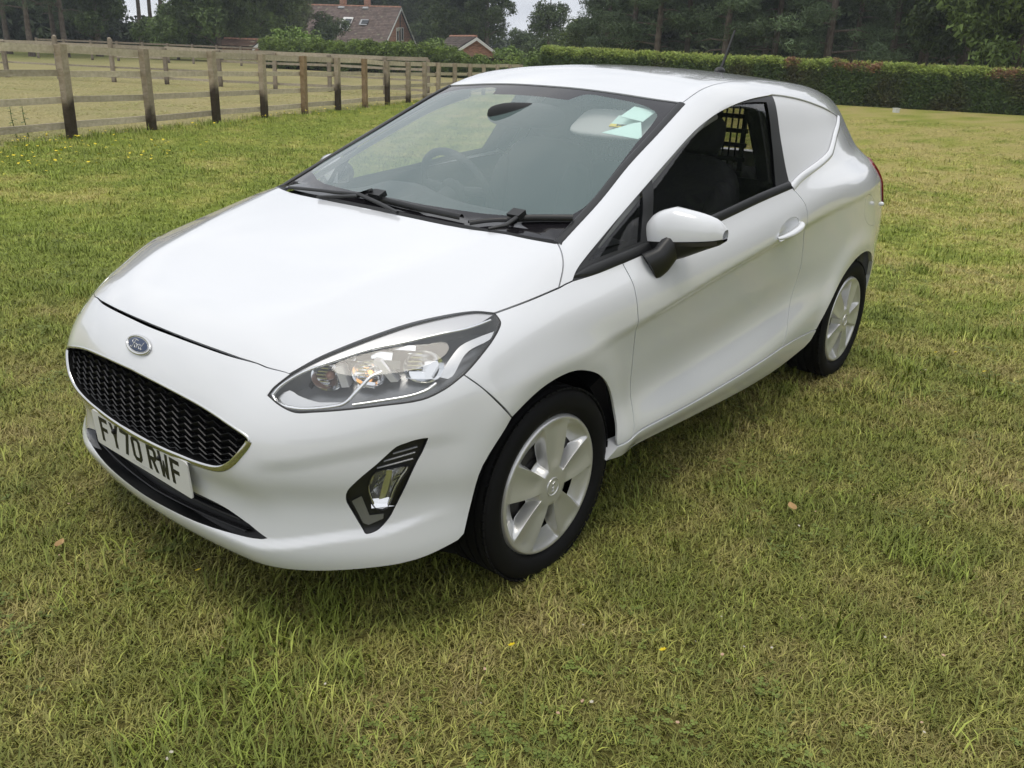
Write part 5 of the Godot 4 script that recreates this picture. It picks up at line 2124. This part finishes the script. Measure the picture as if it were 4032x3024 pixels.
func build_hedges() -> void:
	var lm := mat("hedge_leaf", Color.WHITE, 0.5, 0.0, 0.4)
	lm.vertex_color_use_as_albedo = true
	lm.cull_mode = BaseMaterial3D.CULL_DISABLED
	lm.backlight_enabled = true
	lm.backlight = Color(0.22, 0.26, 0.1)
	mat("twigs", lin(0.022, 0.019, 0.012), 0.95, 0.0, 0.2)
	var clump := leaf_clump(30, 0.085, Vector3(0.20, 0.16, 0.20), lm)
	# long clipped hedge along the lawn
	var h := thing("clipped_hedge", "long clipped beech hedge with pale green top along the back of the lawn", "hedge")
	var a := Vector3(-32.7, 0, 24.8)
	var b := Vector3(-44.0, 0, -12.0)
	var d := (b - a).normalized()
	var back := Vector3(-d.z, 0, d.x)
	if back.x > 0.0:
		back = -back
	var total := a.distance_to(b)
	var core := MB.new()
	var xf := []
	var cols := []
	var steps := 60
	for i in steps:
		var s0 := total * i / steps
		var s1 := total * (i + 1) / steps
		var ht := lerpf(1.72, 1.40, i / float(steps))
		core.box(a + d * (s0 + s1) * 0.5 + back * 0.65 + Vector3(0, (ht - 0.1) * 0.5, 0), Vector3((s1 - s0) * 1.02, ht - 0.22, 0.75), Basis(d, Vector3.UP, d.cross(Vector3.UP)))
	put("hedge_stems", core, M.twigs, h)
	for i in 20000:
		var s := rng.randf() * total
		var fr := s / total
		var ht := lerpf(1.72, 1.40, fr) + 0.13 * n_mid.get_noise_1d(s * 0.8)
		var y := pow(rng.randf(), 0.85) * ht
		var dep := 0.0
		var top := rng.randf() < 0.30
		if top:
			y = ht + rng.randf_range(-0.06, 0.06)
			dep = rng.randf() * 1.3
		else:
			dep = absf(rng.randfn(0.0, 0.10))
		var p := a + d * s + back * (0.12 + dep + 0.06 * n_mid.get_noise_2d(s, y * 2.0)) + Vector3(0, y, 0)
		var c := Color(0.070, 0.112, 0.028)
		var patch := n_big.get_noise_2d(s * 1.4, y)
		c = c.lerp(Color(0.080, 0.058, 0.028), clampf(patch * 1.5 + 0.1 * fr, 0, 0.7))
		var fresh := smoothstep(ht - 0.22, ht - 0.02, y + 0.05 * rng.randfn())
		var red: bool = (fr > 0.342 and fr < 0.391) or (fr > 0.291 and fr < 0.306) or (fr > 0.495 and fr < 0.60)
		c = c.lerp(Color(0.26, 0.14, 0.075) if red and rng.randf() < 0.75 else Color(0.30, 0.38, 0.085), fresh)
		if not top and rng.randf() < 0.10:
			c = Color(0.08, 0.105, 0.022)
		xf.append(Transform3D(rand_basis(Vector3.ONE * rng.randf_range(0.7, 1.2)), p))
		cols.append(c * rng.randf_range(0.7, 1.3))
	# loose shoots on top
	for i in 1250:
		var s := rng.randf() * total
		var ht := lerpf(1.72, 1.40, s / total)
		xf.append(Transform3D(Basis.from_scale(Vector3(0.3, rng.randf_range(0.5, 1.0), 0.3)), a + d * s + back * rng.randf_range(0.1, 1.2) + Vector3(0, ht + rng.randf_range(0.05, 0.17), 0)))
		cols.append(Color(0.36, 0.40, 0.10))
	foliage("hedge_foliage", clump, xf, cols, h, lm)
	# looser bright hedge in front of the houses
	var h2 := thing("loose_hedge", "loose bright green hedge in front of the two brick houses", "hedge")
	xf = []
	cols = []
	core = MB.new()
	for i in 7000:
		var s := rng.randf()
		var c0 := polar(lerpf(125.0, 140.6, s), lerpf(62.0, 54.0, s))
		var ht := 1.72 + 0.38 * n_big.get_noise_1d(s * 60.0) + 0.15 * n_mid.get_noise_1d(s * 90.0) - 0.55 * smoothstep(0.68, 0.80, s)
		var y := pow(rng.randf(), 0.6) * ht
		var dep := rng.randfn() * 0.5 * sqrt(maxf(0.05, 1.0 - pow(y / ht, 3.0)))
		var az := deg_to_rad(lerpf(125.0, 140.6, s))
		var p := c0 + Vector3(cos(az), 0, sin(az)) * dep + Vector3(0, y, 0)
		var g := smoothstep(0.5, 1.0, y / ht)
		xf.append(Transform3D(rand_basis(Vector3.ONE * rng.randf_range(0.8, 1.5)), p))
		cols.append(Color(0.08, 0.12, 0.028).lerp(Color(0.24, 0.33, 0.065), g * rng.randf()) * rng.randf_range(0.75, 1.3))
	for i in 30:
		var s := (i + 0.5) / 30.0
		var az := lerpf(125.0, 140.6, s)
		core.box(polar(az, lerpf(62.0, 54.0, s)) + Vector3(0, 0.6, 0), Vector3(0.75, 1.2, 0.5), Basis(Vector3.UP, -deg_to_rad(az) + PI / 2))
	put("hedge_stems", core, M.twigs, h2)
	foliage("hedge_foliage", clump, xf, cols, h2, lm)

var bark: StandardMaterial3D
var leafy: StandardMaterial3D
var clumps := {}

func trunk_mesh(b: MB, base: Vector3, height: float, r0: float, bend: float) -> Array:
	var path := []
	var rad := []
	var dx := rng.randf_range(-1, 1) * bend
	var dz := rng.randf_range(-1, 1) * bend
	for k in 9:
		var s := k / 8.0
		path.append(base + Vector3(dx * s * s, height * s, dz * s * s) + Vector3(rng.randfn(), 0, rng.randfn()) * 0.03 * height * 0.05)
		rad.append(r0 * (1.0 + 0.35 * exp(-s * 14.0)) * (1.0 - 0.75 * s))
	b.tube(path, rad, 9, false)
	return path

func make_tree(called: String, label: String, category: String, at: Vector3, kind: String, height: float, base_y: float, rad: float, group := "", tone := 1.0) -> Node3D:
	var t := thing(called, label, category, at, 0.0, group)
	var tb := MB.new()
	var xf := []
	var cols := []
	var r0 := height * (0.0125 if kind == "pine" else 0.022)
	if kind == "shrub":
		for k in 5:
			tb.tube([Vector3.ZERO, Vector3(rng.randfn() * rad * 0.3, height * 0.6, rng.randfn() * rad * 0.3)], [0.03, 0.012], 6, false)
	else:
		var path := trunk_mesh(tb, Vector3.ZERO, height * 0.95, r0, 0.5)
		var limbs := int(height * (2.0 if kind == "pine" else 1.3))
		for k in limbs:
			var y := lerpf(base_y * 0.6, height * 0.92, (k + rng.randf()) / limbs)
			var an := rng.randf() * TAU
			var reach := rad * (0.95 - 0.55 * maxf(0.0, (y - base_y) / (height - base_y))) * rng.randf_range(0.5, 1.0)
			if kind == "cone":
				reach = rad * (1.0 - y / height) * 0.9
			var c0: Vector3 = path[clampi(int(y / (height * 0.95) * 8.0), 0, 7)]
			c0.y = y
			var drop := -0.10 if kind == "pine" else 0.35
			var e := c0 + Vector3(cos(an) * reach, reach * drop + rng.randfn() * 0.15, sin(an) * reach)
			tb.tube([c0, c0.lerp(e, 0.5) + Vector3(0, reach * 0.08, 0), e], [r0 * 0.32, r0 * 0.2, 0.012], 5, false)
			if kind == "pine":
				var bare := y < base_y
				var nn := (0 if base_y > 8.0 else 3) if bare else int(11 + reach * 9.0)
				for j in nn:
					var q := c0.lerp(e, lerpf(0.35, 1.05, sqrt(rng.randf()))) + Vector3(rng.randfn(), rng.randfn() * 0.4 + 0.08, rng.randfn()) * 0.42
					xf.append(Transform3D(rand_basis(Vector3(1, 0.75, 1) * rng.randf_range(0.7, 1.35)), q))
					cols.append(Color(0.095, 0.135, 0.068) * tone * rng.randf_range(0.6, 1.5))
	if kind != "pine":
		var lobes := []
		var nl := int(clampf(height * rad * 0.8, 9, 44))
		for k in nl:
			var d := Vector3(rng.randfn(), rng.randfn(), rng.randfn()).normalized()
			var s := pow(rng.randf(), 0.5)
			var mid := Vector3(0, (base_y + height) * 0.5, 0)
			var q := mid + d * s * Vector3(rad * 0.72, (height - base_y) * 0.42, rad * 0.72)
			if kind == "cone":
				var y := lerpf(base_y, height * 0.95, pow((k + 0.5) / nl, 1.3))
				var rr := rad * (1.0 - pow(y / height, 1.6)) * 0.75
				q = Vector3(d.x * rr, y, d.z * rr)
			lobes.append([q, rad * rng.randf_range(0.24, 0.42) * (0.7 if kind == "cone" else 1.0), rng.randf_range(0.75, 1.3)])
		for l in lobes:
			var lr: float = l[1]
			var cnt := int(26.0 * lr * lr) + 8
			for j in cnt:
				var d := Vector3(rng.randfn(), rng.randfn() + 0.25, rng.randfn()).normalized()
				var q: Vector3 = l[0] + d * lr * Vector3(1, 0.8, 1) * rng.randf_range(0.65, 1.06)
				if q.y < 0.15:
					continue
				var c := Color(0.085, 0.125, 0.038)
				if kind == "oak":
					c = Color(0.12, 0.17, 0.045)
				elif kind == "shrub":
					c = Color(0.14, 0.21, 0.045)
				elif kind == "pale":
					c = Color(0.17, 0.21, 0.075)
				xf.append(Transform3D(rand_basis(Vector3.ONE * rng.randf_range(0.7, 1.4)), q))
				cols.append(c * tone * float(l[2]) * rng.randf_range(0.7, 1.3))
	put("trunk", tb, bark, t)
	foliage("crown", clumps["needle" if kind == "pine" else "leaf"], xf, cols, t, leafy)
	return t

func build_trees() -> void:
	bark = mat("bark", lin(0.235, 0.20, 0.17), 0.95, 0.0, 0.2)
	bark.albedo_texture = noise_tex(51, 0.03, [Color(0.55, 0.52, 0.5), Color(1, 1, 1)], 256)
	bark.uv1_triplanar = true
	bark.uv1_scale = Vector3(1.2, 0.3, 1.2)
	leafy = mat("tree_leaf", Color.WHITE, 0.55, 0.0, 0.35)
	leafy.vertex_color_use_as_albedo = true
	leafy.cull_mode = BaseMaterial3D.CULL_DISABLED
	leafy.backlight_enabled = true
	leafy.backlight = Color(0.2, 0.24, 0.1)
	clumps["leaf"] = leaf_clump(34, 0.17, Vector3(0.42, 0.34, 0.42), leafy, 0.6)
	clumps["needle"] = leaf_clump(44, 0.20, Vector3(0.46, 0.26, 0.46), leafy, 0.22)
	# [azimuth, distance, kind, height, crown base, crown radius, tone, label]
	var rows := [
		[146.0, 60.0, "pine", 14.0, 1.4, 3.0, 1.0, "bushy pine at the left edge of the wood behind the hedge"],
		[147.6, 56.0, "pine", 15.0, 1.8, 2.8, 0.9, "second pine from the left in the wood behind the hedge"],
		[149.1, 53.0, "pine", 16.0, 2.4, 2.8, 1.0, "bare-trunked pine behind the hedge, above the van roof's middle"],
		[150.9, 58.0, "pine", 15.0, 2.6, 2.8, 0.85, "dark pine set back in the wood, left of the roof aerial"],
		[153.2, 51.0, "pine", 16.0, 2.6, 2.8, 1.0, "tall straight pine just left of the roof aerial"],
		[155.5, 57.0, "pine", 16.0, 3.0, 2.4, 1.1, "left one of the close pair of bare pine trunks right of the aerial"],
		[156.1, 55.0, "pine", 16.0, 3.0, 2.4, 1.1, "right one of the close pair of bare pine trunks, leaning slightly"],
		[159.1, 50.0, "pine", 17.0, 2.0, 3.6, 1.15, "thick pine with low spreading branches behind the reddish hedge top"],
		[160.5, 62.0, "pine", 15.0, 2.2, 2.8, 0.8, "dim pine standing behind the thick low-branched pine"],
		[162.6, 52.0, "pine", 15.0, 3.0, 2.8, 0.9, "pine between the thick pine and the dark broad trees at right"],
		[164.3, 57.0, "broad", 13.0, 1.2, 3.6, 0.72, "dark broad tree at the left of the right-hand group"],
		[166.3, 50.0, "broad", 13.0, 1.0, 4.2, 0.66, "largest dark broad tree behind the right part of the hedge"],
		[169.0, 46.0, "oak", 11.0, 1.0, 3.6, 0.95, "lighter leafy oak at the right edge of the picture"],
		[111.6, 78.0, "pine", 15.0, 4.5, 2.6, 0.9, "pine trunk at the far left edge of the left wood"],
		[112.7, 72.0, "pine", 15.0, 5.0, 2.6, 0.95, "thick reddish pine trunk, second from left in the left wood"],
		[113.9, 82.0, "pine", 15.0, 4.0, 2.6, 0.8, "thin pine between the two thick trunks of the left wood"],
		[114.4, 73.0, "pine", 15.0, 4.5, 2.6, 0.9, "thick grey pine trunk, third from left in the left wood"],
		[116.1, 80.0, "broad", 10.0, 0.8, 2.7, 0.75, "dark round tree beside the left wood's trunks"],
		[118.4, 86.0, "pine", 16.0, 9.0, 2.4, 0.8, "left of three slim pine trunks against the bright gap"],
		[119.0, 88.0, "pine", 16.0, 9.0, 2.2, 0.8, "middle one of three slim pine trunks against the bright gap"],
		[119.6, 86.0, "pine", 16.0, 9.0, 2.2, 0.8, "right one of three slim pine trunks against the bright gap"],
		[120.3, 78.0, "broad", 4.3, 0.4, 3.4, 0.95, "rounded green tree at the back of the paddock below the bright gap"],
		[122.6, 76.0, "broad", 10.0, 0.6, 4.2, 0.8, "large dark tree left of the tall-roofed house"],
		[124.7, 92.0, "oak", 11.0, 0.8, 4.6, 0.85, "broad tree between the dark tree and the house roof"],
		[126.3, 104.0, "pale", 9.0, 0.5, 3.8, 0.8, "paler leafy tree close to the left of the house roof"],
		[128.0, 142.0, "broad", 15.0, 1.5, 6.0, 0.8, "tall tree behind the left half of the house roof"],
		[131.0, 142.0, "broad", 15.0, 1.5, 6.0, 0.75, "tall tree behind the right half of the house roof"],
		[134.2, 132.0, "broad", 15.0, 1.0, 5.2, 0.75, "tall dark tree just right of the house gable"],
		[135.6, 118.0, "broad", 12.0, 0.8, 4.4, 0.7, "dark tree between the house gable and the garage"],
		[136.7, 98.0, "broad", 13.0, 0.6, 3.6, 0.72, "airy pine behind the garage roof, left of its twin"],
		[138.6, 95.0, "broad", 12.0, 0.9, 2.9, 0.75, "airy pine with sky showing through beside the open sky"],
		[140.8, 112.0, "broad", 4.4, 0.3, 3.0, 0.8, "low dark tree under the left of the open sky"],
		[141.8, 108.0, "broad", 3.6, 0.3, 2.6, 0.8, "low dark bush under the middle of the open sky"],
		[142.4, 95.0, "broad", 7.2, 0.5, 2.3, 0.8, "pointed dark evergreen standing alone against the open sky"],
		[144.2, 88.0, "broad", 4.3, 0.3, 2.6, 0.9, "low round tree right of the pointed evergreen"],
		[145.2, 72.0, "oak", 5.0, 0.3, 2.6, 0.85, "leafy tree at the hedge end, right of the open sky"],
		[126.0, 70.0, "shrub", 2.7, 0.2, 1.5, 1.0, "bright green shrub at the left end of the loose hedge"],
		[127.6, 66.0, "shrub", 2.3, 0.2, 1.4, 1.35, "yellow-green rounded shrub in front of the house roof's left part"],
		[128.9, 104.0, "broad", 5.3, 0.4, 2.6, 0.8, "small dark tree in front of the house roof"],
		[135.6, 72.0, "shrub", 2.6, 0.2, 1.3, 0.95, "green shrub between house and garage, left of the garage roof"],
		[139.9, 76.0, "shrub", 2.2, 0.2, 1.4, 0.95, "green shrub hiding the right foot of the garage gable"],
		[142.2, 58.0, "shrub", 1.75, 0.1, 1.3, 0.8, "dark rounded bush in the gap between the two hedges"],
	]
	for q in rows:
		var nm: String = {"pine": "pine_tree", "broad": "broadleaf_tree", "oak": "oak_tree", "pale": "broadleaf_tree", "cone": "evergreen_tree", "shrub": "shrub"}[q[2]]
		make_tree(nm, q[7], "shrub" if q[2] == "shrub" else "tree", polar(q[0], q[1]), q[2], q[3], q[4], q[5], "", q[6])
	# the depth of the woods, one mass each
	for w in [[145.8, 196.0, 66.0, 80.0, 10.0, 9500, "dark depth of the pine wood behind the hedge"], [104.0, 126.5, 92.0, 108.0, 11.0, 5200, "dark depth of the wood beyond the paddock at left"], [126.0, 138.0, 150.0, 160.0, 14.0, 2600, "far wood behind the brick houses"], [192.0, 240.0, 36.0, 46.0, 19.0, 15000, "wood behind the viewer, mirrored in the side windows"], [248.0, 345.0, 52.0, 62.0, 6.0, 3000, "unseen wood added ahead of the van for reflection in its bonnet"], [139.0, 147.0, 130.0, 140.0, 4.6, 900, "low far trees under the open sky"]]:  # the wood ahead of the van is added for its reflection
		var xf := []
		var cols := []
		for i in w[5]:
			var az := rng.randf_range(w[0], w[1])
			var y: float = w[4] * pow(rng.randf(), 0.9)
			var hole := n_big.get_noise_2d(az * 1.6, y * 1.1)
			if hole > 0.42 and y > 2.0 and w[0] < 190.0:
				continue
			if w[0] < 110.0 and az > 117.2 and az < 120.9 and y > 2.8:
				continue
			if w[4] < 6.0 and y > 3.0 + 1.6 * n_mid.get_noise_1d(az * 2.0):
				continue
			xf.append(Transform3D(rand_basis(Vector3.ONE * rng.randf_range(1.6, 3.2)), polar(az, rng.randf_range(w[2], w[3])) + Vector3(0, y, 0)))
			cols.append(Color(0.052, 0.072, 0.032) * rng.randf_range(0.6, 1.5))
		var o := scatter("far_wood", clump_mesh(clumps["leaf"], leafy), xf, cols)
		tag(o, w[6], "wood")
		o.set_meta("kind", "stuff")

# ---------------------------------------------------------------- houses

func build_houses() -> void:
	var br := mat("brick", Color.WHITE, 0.9, 0.0, 0.2)
	br.albedo_texture = brick_texture()
	br.uv1_triplanar = true
	br.uv1_scale = Vector3(1.1, 1.1, 1.1)
	var tm := mat("roof_tile", Color.WHITE, 0.85, 0.0, 0.25)
	tm.vertex_color_use_as_albedo = true
	mat("white_board", lin(0.74, 0.74, 0.72), 0.5)
	mat("window_dark", lin(0.03, 0.035, 0.04), 0.05)
	mat("dark_pipe", lin(0.03, 0.03, 0.03), 0.5)
	mat("lead", lin(0.35, 0.36, 0.37), 0.6)
	# chalet house: ridge along its x axis, gable at x = 0 towards the viewer's right
	var h := thing("brick_house", "brick house with a tall brown tiled roof and white-edged gable, left of centre", "house", polar(133.25, 118.0), 1.903)
	gabled(h, 13.0, 4.3, 1.9, 6.35, Color(0.165, 0.128, 0.112), 24, 42)
	for q in [[-0.62, 3.25, 0.0], [0.62, 3.15, 0.25]]:
		var win := window_unit(Vector3(0.04, q[1], q[0]), Vector3(0, 0, 1), 0.62, 1.5, h, q[2])
	var pipe := MB.new()
	pipe.tube([Vector3(.09, .3, 0), Vector3(.09, 6.9, 0)], [.06, .06], 8)
	put("gable_pipe", pipe, M.dark_pipe, h)
	for q in [[-8.1, 0.45], [-4.6, 0.4]]:
		var ch := MB.new()
		ch.box(Vector3(q[0], 6.75, -0.1), Vector3(q[1] * 1.6, 1.5, .55))
		put("chimney", ch, M.brick, h)
		var fl := MB.new()
		fl.box(Vector3(q[0], 6.12, .36), Vector3(q[1] * 1.9, .22, .3), Basis(Vector3.RIGHT, 0.78))
		put("chimney_flashing", fl, M.lead, h)
	var dm := MB.new()
	var slope := Basis(Vector3.RIGHT, atan2(6.35 - 1.9, 4.3))
	for q in [[-6.35, 4.05], [-3.9, 4.3]]:
		var z: float = 4.3 * (6.35 - q[1]) / 4.45
		var dmb := MB.new()
		dmb.box(Vector3(q[0], q[1] + .12, z + .12), Vector3(1.4 if q[0] < -5.0 else 1.1, .08, 2.2 if q[0] < -5.0 else .9), slope)
		var dwin := put("roof_window", dmb, M.white_board if q[0] < -5.0 else M.lead, h)
		var gl := MB.new()
		gl.box(Vector3(q[0] + .2, q[1] + .16, z + .16), Vector3(.9, .09, 1.5 if q[0] < -5.0 else .55), slope)
		put("pane", gl, M.window_dark, dwin)
	# garage
	var g := thing("brick_garage", "low brick garage gable with white bargeboards, right of the tall-roofed house", "garage", polar(137.9, 80.0), 1.12)
	gabled(g, 6.0, 2.35, 1.35, 2.75, Color(0.11, 0.09, 0.08), 9, 20)
	var sh := thing("low_shed", "low brown shed roof left of the house, behind the paddock fence", "shed", polar(124.9, 88.0), 1.9)
	gabled(sh, 3.6, 1.2, 1.25, 1.75, Color(0.12, 0.08, 0.06), 5, 10)
	# a cream caravan wall glimpsed low in the left wood
	var cv := thing("pale_barn", "pale wall glimpsed between the trunks of the left wood", "barn", polar(116.4, 100.0), 0.3)
	var cb := MB.new()
	cb.box(Vector3(0, 1.2, 0), Vector3(5.0, 1.6, 2.0))
	put("wall", cb, M.white_board, cv)
	var cr := MB.new()
	cr.box(Vector3(0, 2.06, 0), Vector3(5.3, .12, 2.3))
	put("roof", cr, M.lead, cv)

func window_unit(c: Vector3, side: Vector3, w: float, hgt: float, parent: Node, open: float) -> MeshInstance3D:
	var out := side.cross(Vector3.UP)
	if out.x < 0.0:
		out = -out
	var bs := Basis(side, Vector3.UP, side.cross(Vector3.UP))
	var fr := MB.new()
	fr.box(c + Vector3(0, hgt / 2, 0), Vector3(w, .09, .1), bs)
	fr.box(c - Vector3(0, hgt / 2, 0), Vector3(w + .12, .10, .16), bs)
	for s in [-1.0, 1.0]:
		fr.box(c + side * s * (w / 2 - .04), Vector3(.085, hgt - .1, .1), bs)
	if open > 0.0:
		fr.box(c + Vector3(.14, hgt * .42, 0), Vector3(w, .5, .06), bs * Basis(Vector3.RIGHT, -0.45))
	var win := put("window", fr, M.white_board, parent)
	var gl := MB.new()
	gl.box(c, Vector3(w - .16, hgt - .14, .04), bs)
	put("pane", gl, M.window_dark, win)
	return win

func gabled(h: Node3D, length: float, half: float, eave: float, ridge: float, tone: Color, courses: int, per: int) -> void:
	# walls with their gables, bargeboards, and a roof of overlapping tiles
	var w := MB.new()
	for x in [0.0, -length]:
		var nn := Vector3(1 if x == 0.0 else -1, 0, 0)
		w.face([Vector3(x, 0, -half + .15), Vector3(x, 0, half - .15), Vector3(x, eave, half - .15), Vector3(x, ridge - .12, 0), Vector3(x, eave, -half + .15)], nn)
	for s in [-1.0, 1.0]:
		w.face([Vector3(0, 0, s * (half - .15)), Vector3(-length, 0, s * (half - .15)), Vector3(-length, eave, s * (half - .15)), Vector3(0, eave, s * (half - .15))], Vector3(0, 0, s))
	put("wall", w, M.brick, h)
	var roof := MB.new()
	roof.has_col = true
	var under := MB.new()
	var sl := Vector2(half + .2, ridge - eave).length()
	for s in [-1.0, 1.0]:
		var top := Vector3(0, ridge, 0)
		var bot := Vector3(0, eave - .1, s * (half + .2))
		var nn := Vector3(0, half, s * (ridge - eave)).normalized()
		under.face([top + Vector3(.25, -.07, 0), bot + Vector3(.25, -.07, 0), bot + Vector3(-length - .25, -.07, 0), top + Vector3(-length - .25, -.07, 0)], nn)
		for r in courses:
			var a := bot.lerp(top, r / float(courses))
			var b := bot.lerp(top, (r + 1.25) / float(courses))
			for k in per:
				var x0 := .25 - (length + .5) * k / per
				var x1 := .25 - (length + .5) * (k + 0.96) / per
				var lift := nn * (.045 + rng.randf() * .012)
				var low := nn * .01
				roof.now = tone * rng.randf_range(0.75, 1.25)
				if rng.randf() < 0.02:
					roof.now = Color(0.24, 0.22, 0.17)
				roof.face([a + lift + Vector3(x0, 0, 0), a + lift + Vector3(x1, 0, 0), b + low + Vector3(x1, 0, 0), b + low + Vector3(x0, 0, 0)], nn)
				roof.face([a + lift + Vector3(x0, 0, 0), a + lift + Vector3(x1, 0, 0), a + Vector3(x1, 0, 0), a + Vector3(x0, 0, 0)], -Vector3(0, ridge - eave, -s * half))
	var rf := put("roof", under, M.dark_pipe, h)
	var tiles := put("roof_tiles", roof, M.roof_tile, rf)
	tiles.set_meta("kind", "stuff")
	var cap := MB.new()
	cap.tube([Vector3(.25, ridge + .02, 0), Vector3(-length - .25, ridge + .02, 0)], [.10, .10], 8)
	put("ridge_tiles", cap, M.brick, rf)
	for s in [-1.0, 1.0]:
		var bb := MB.new()
		var a := Vector3(.27, ridge - .06, 0)
		var b := Vector3(.27, eave - .2, s * (half + .24))
		var dn := Vector3(0, -.26, 0)
		var th := Vector3(.05, 0, 0)
		bb.hexa([a + dn, b + dn, b + dn + th, a + dn + th, a, b, b + th, a + th])
		put("bargeboard", bb, M.white_board, h)

func brick_texture() -> ImageTexture:
	var w := 128
	var im := Image.create(w, w, false, Image.FORMAT_RGB8)
	im.fill(lin(0.30, 0.24, 0.19))
	var rr := RandomNumberGenerator.new()
	rr.seed = 77
	for r in 12:
		for c in 5:
			var x := int((c + (0.5 if r % 2 else 0.0)) * w / 4.0) - w / 8
			var col := lin(0.42, 0.20, 0.135)
			col = col * rr.randf_range(0.8, 1.15)
			im.fill_rect(Rect2i(x, int(r * w / 12.0), w / 4 - 2, w / 12 - 2), col)
	return ImageTexture.create_from_image(im)
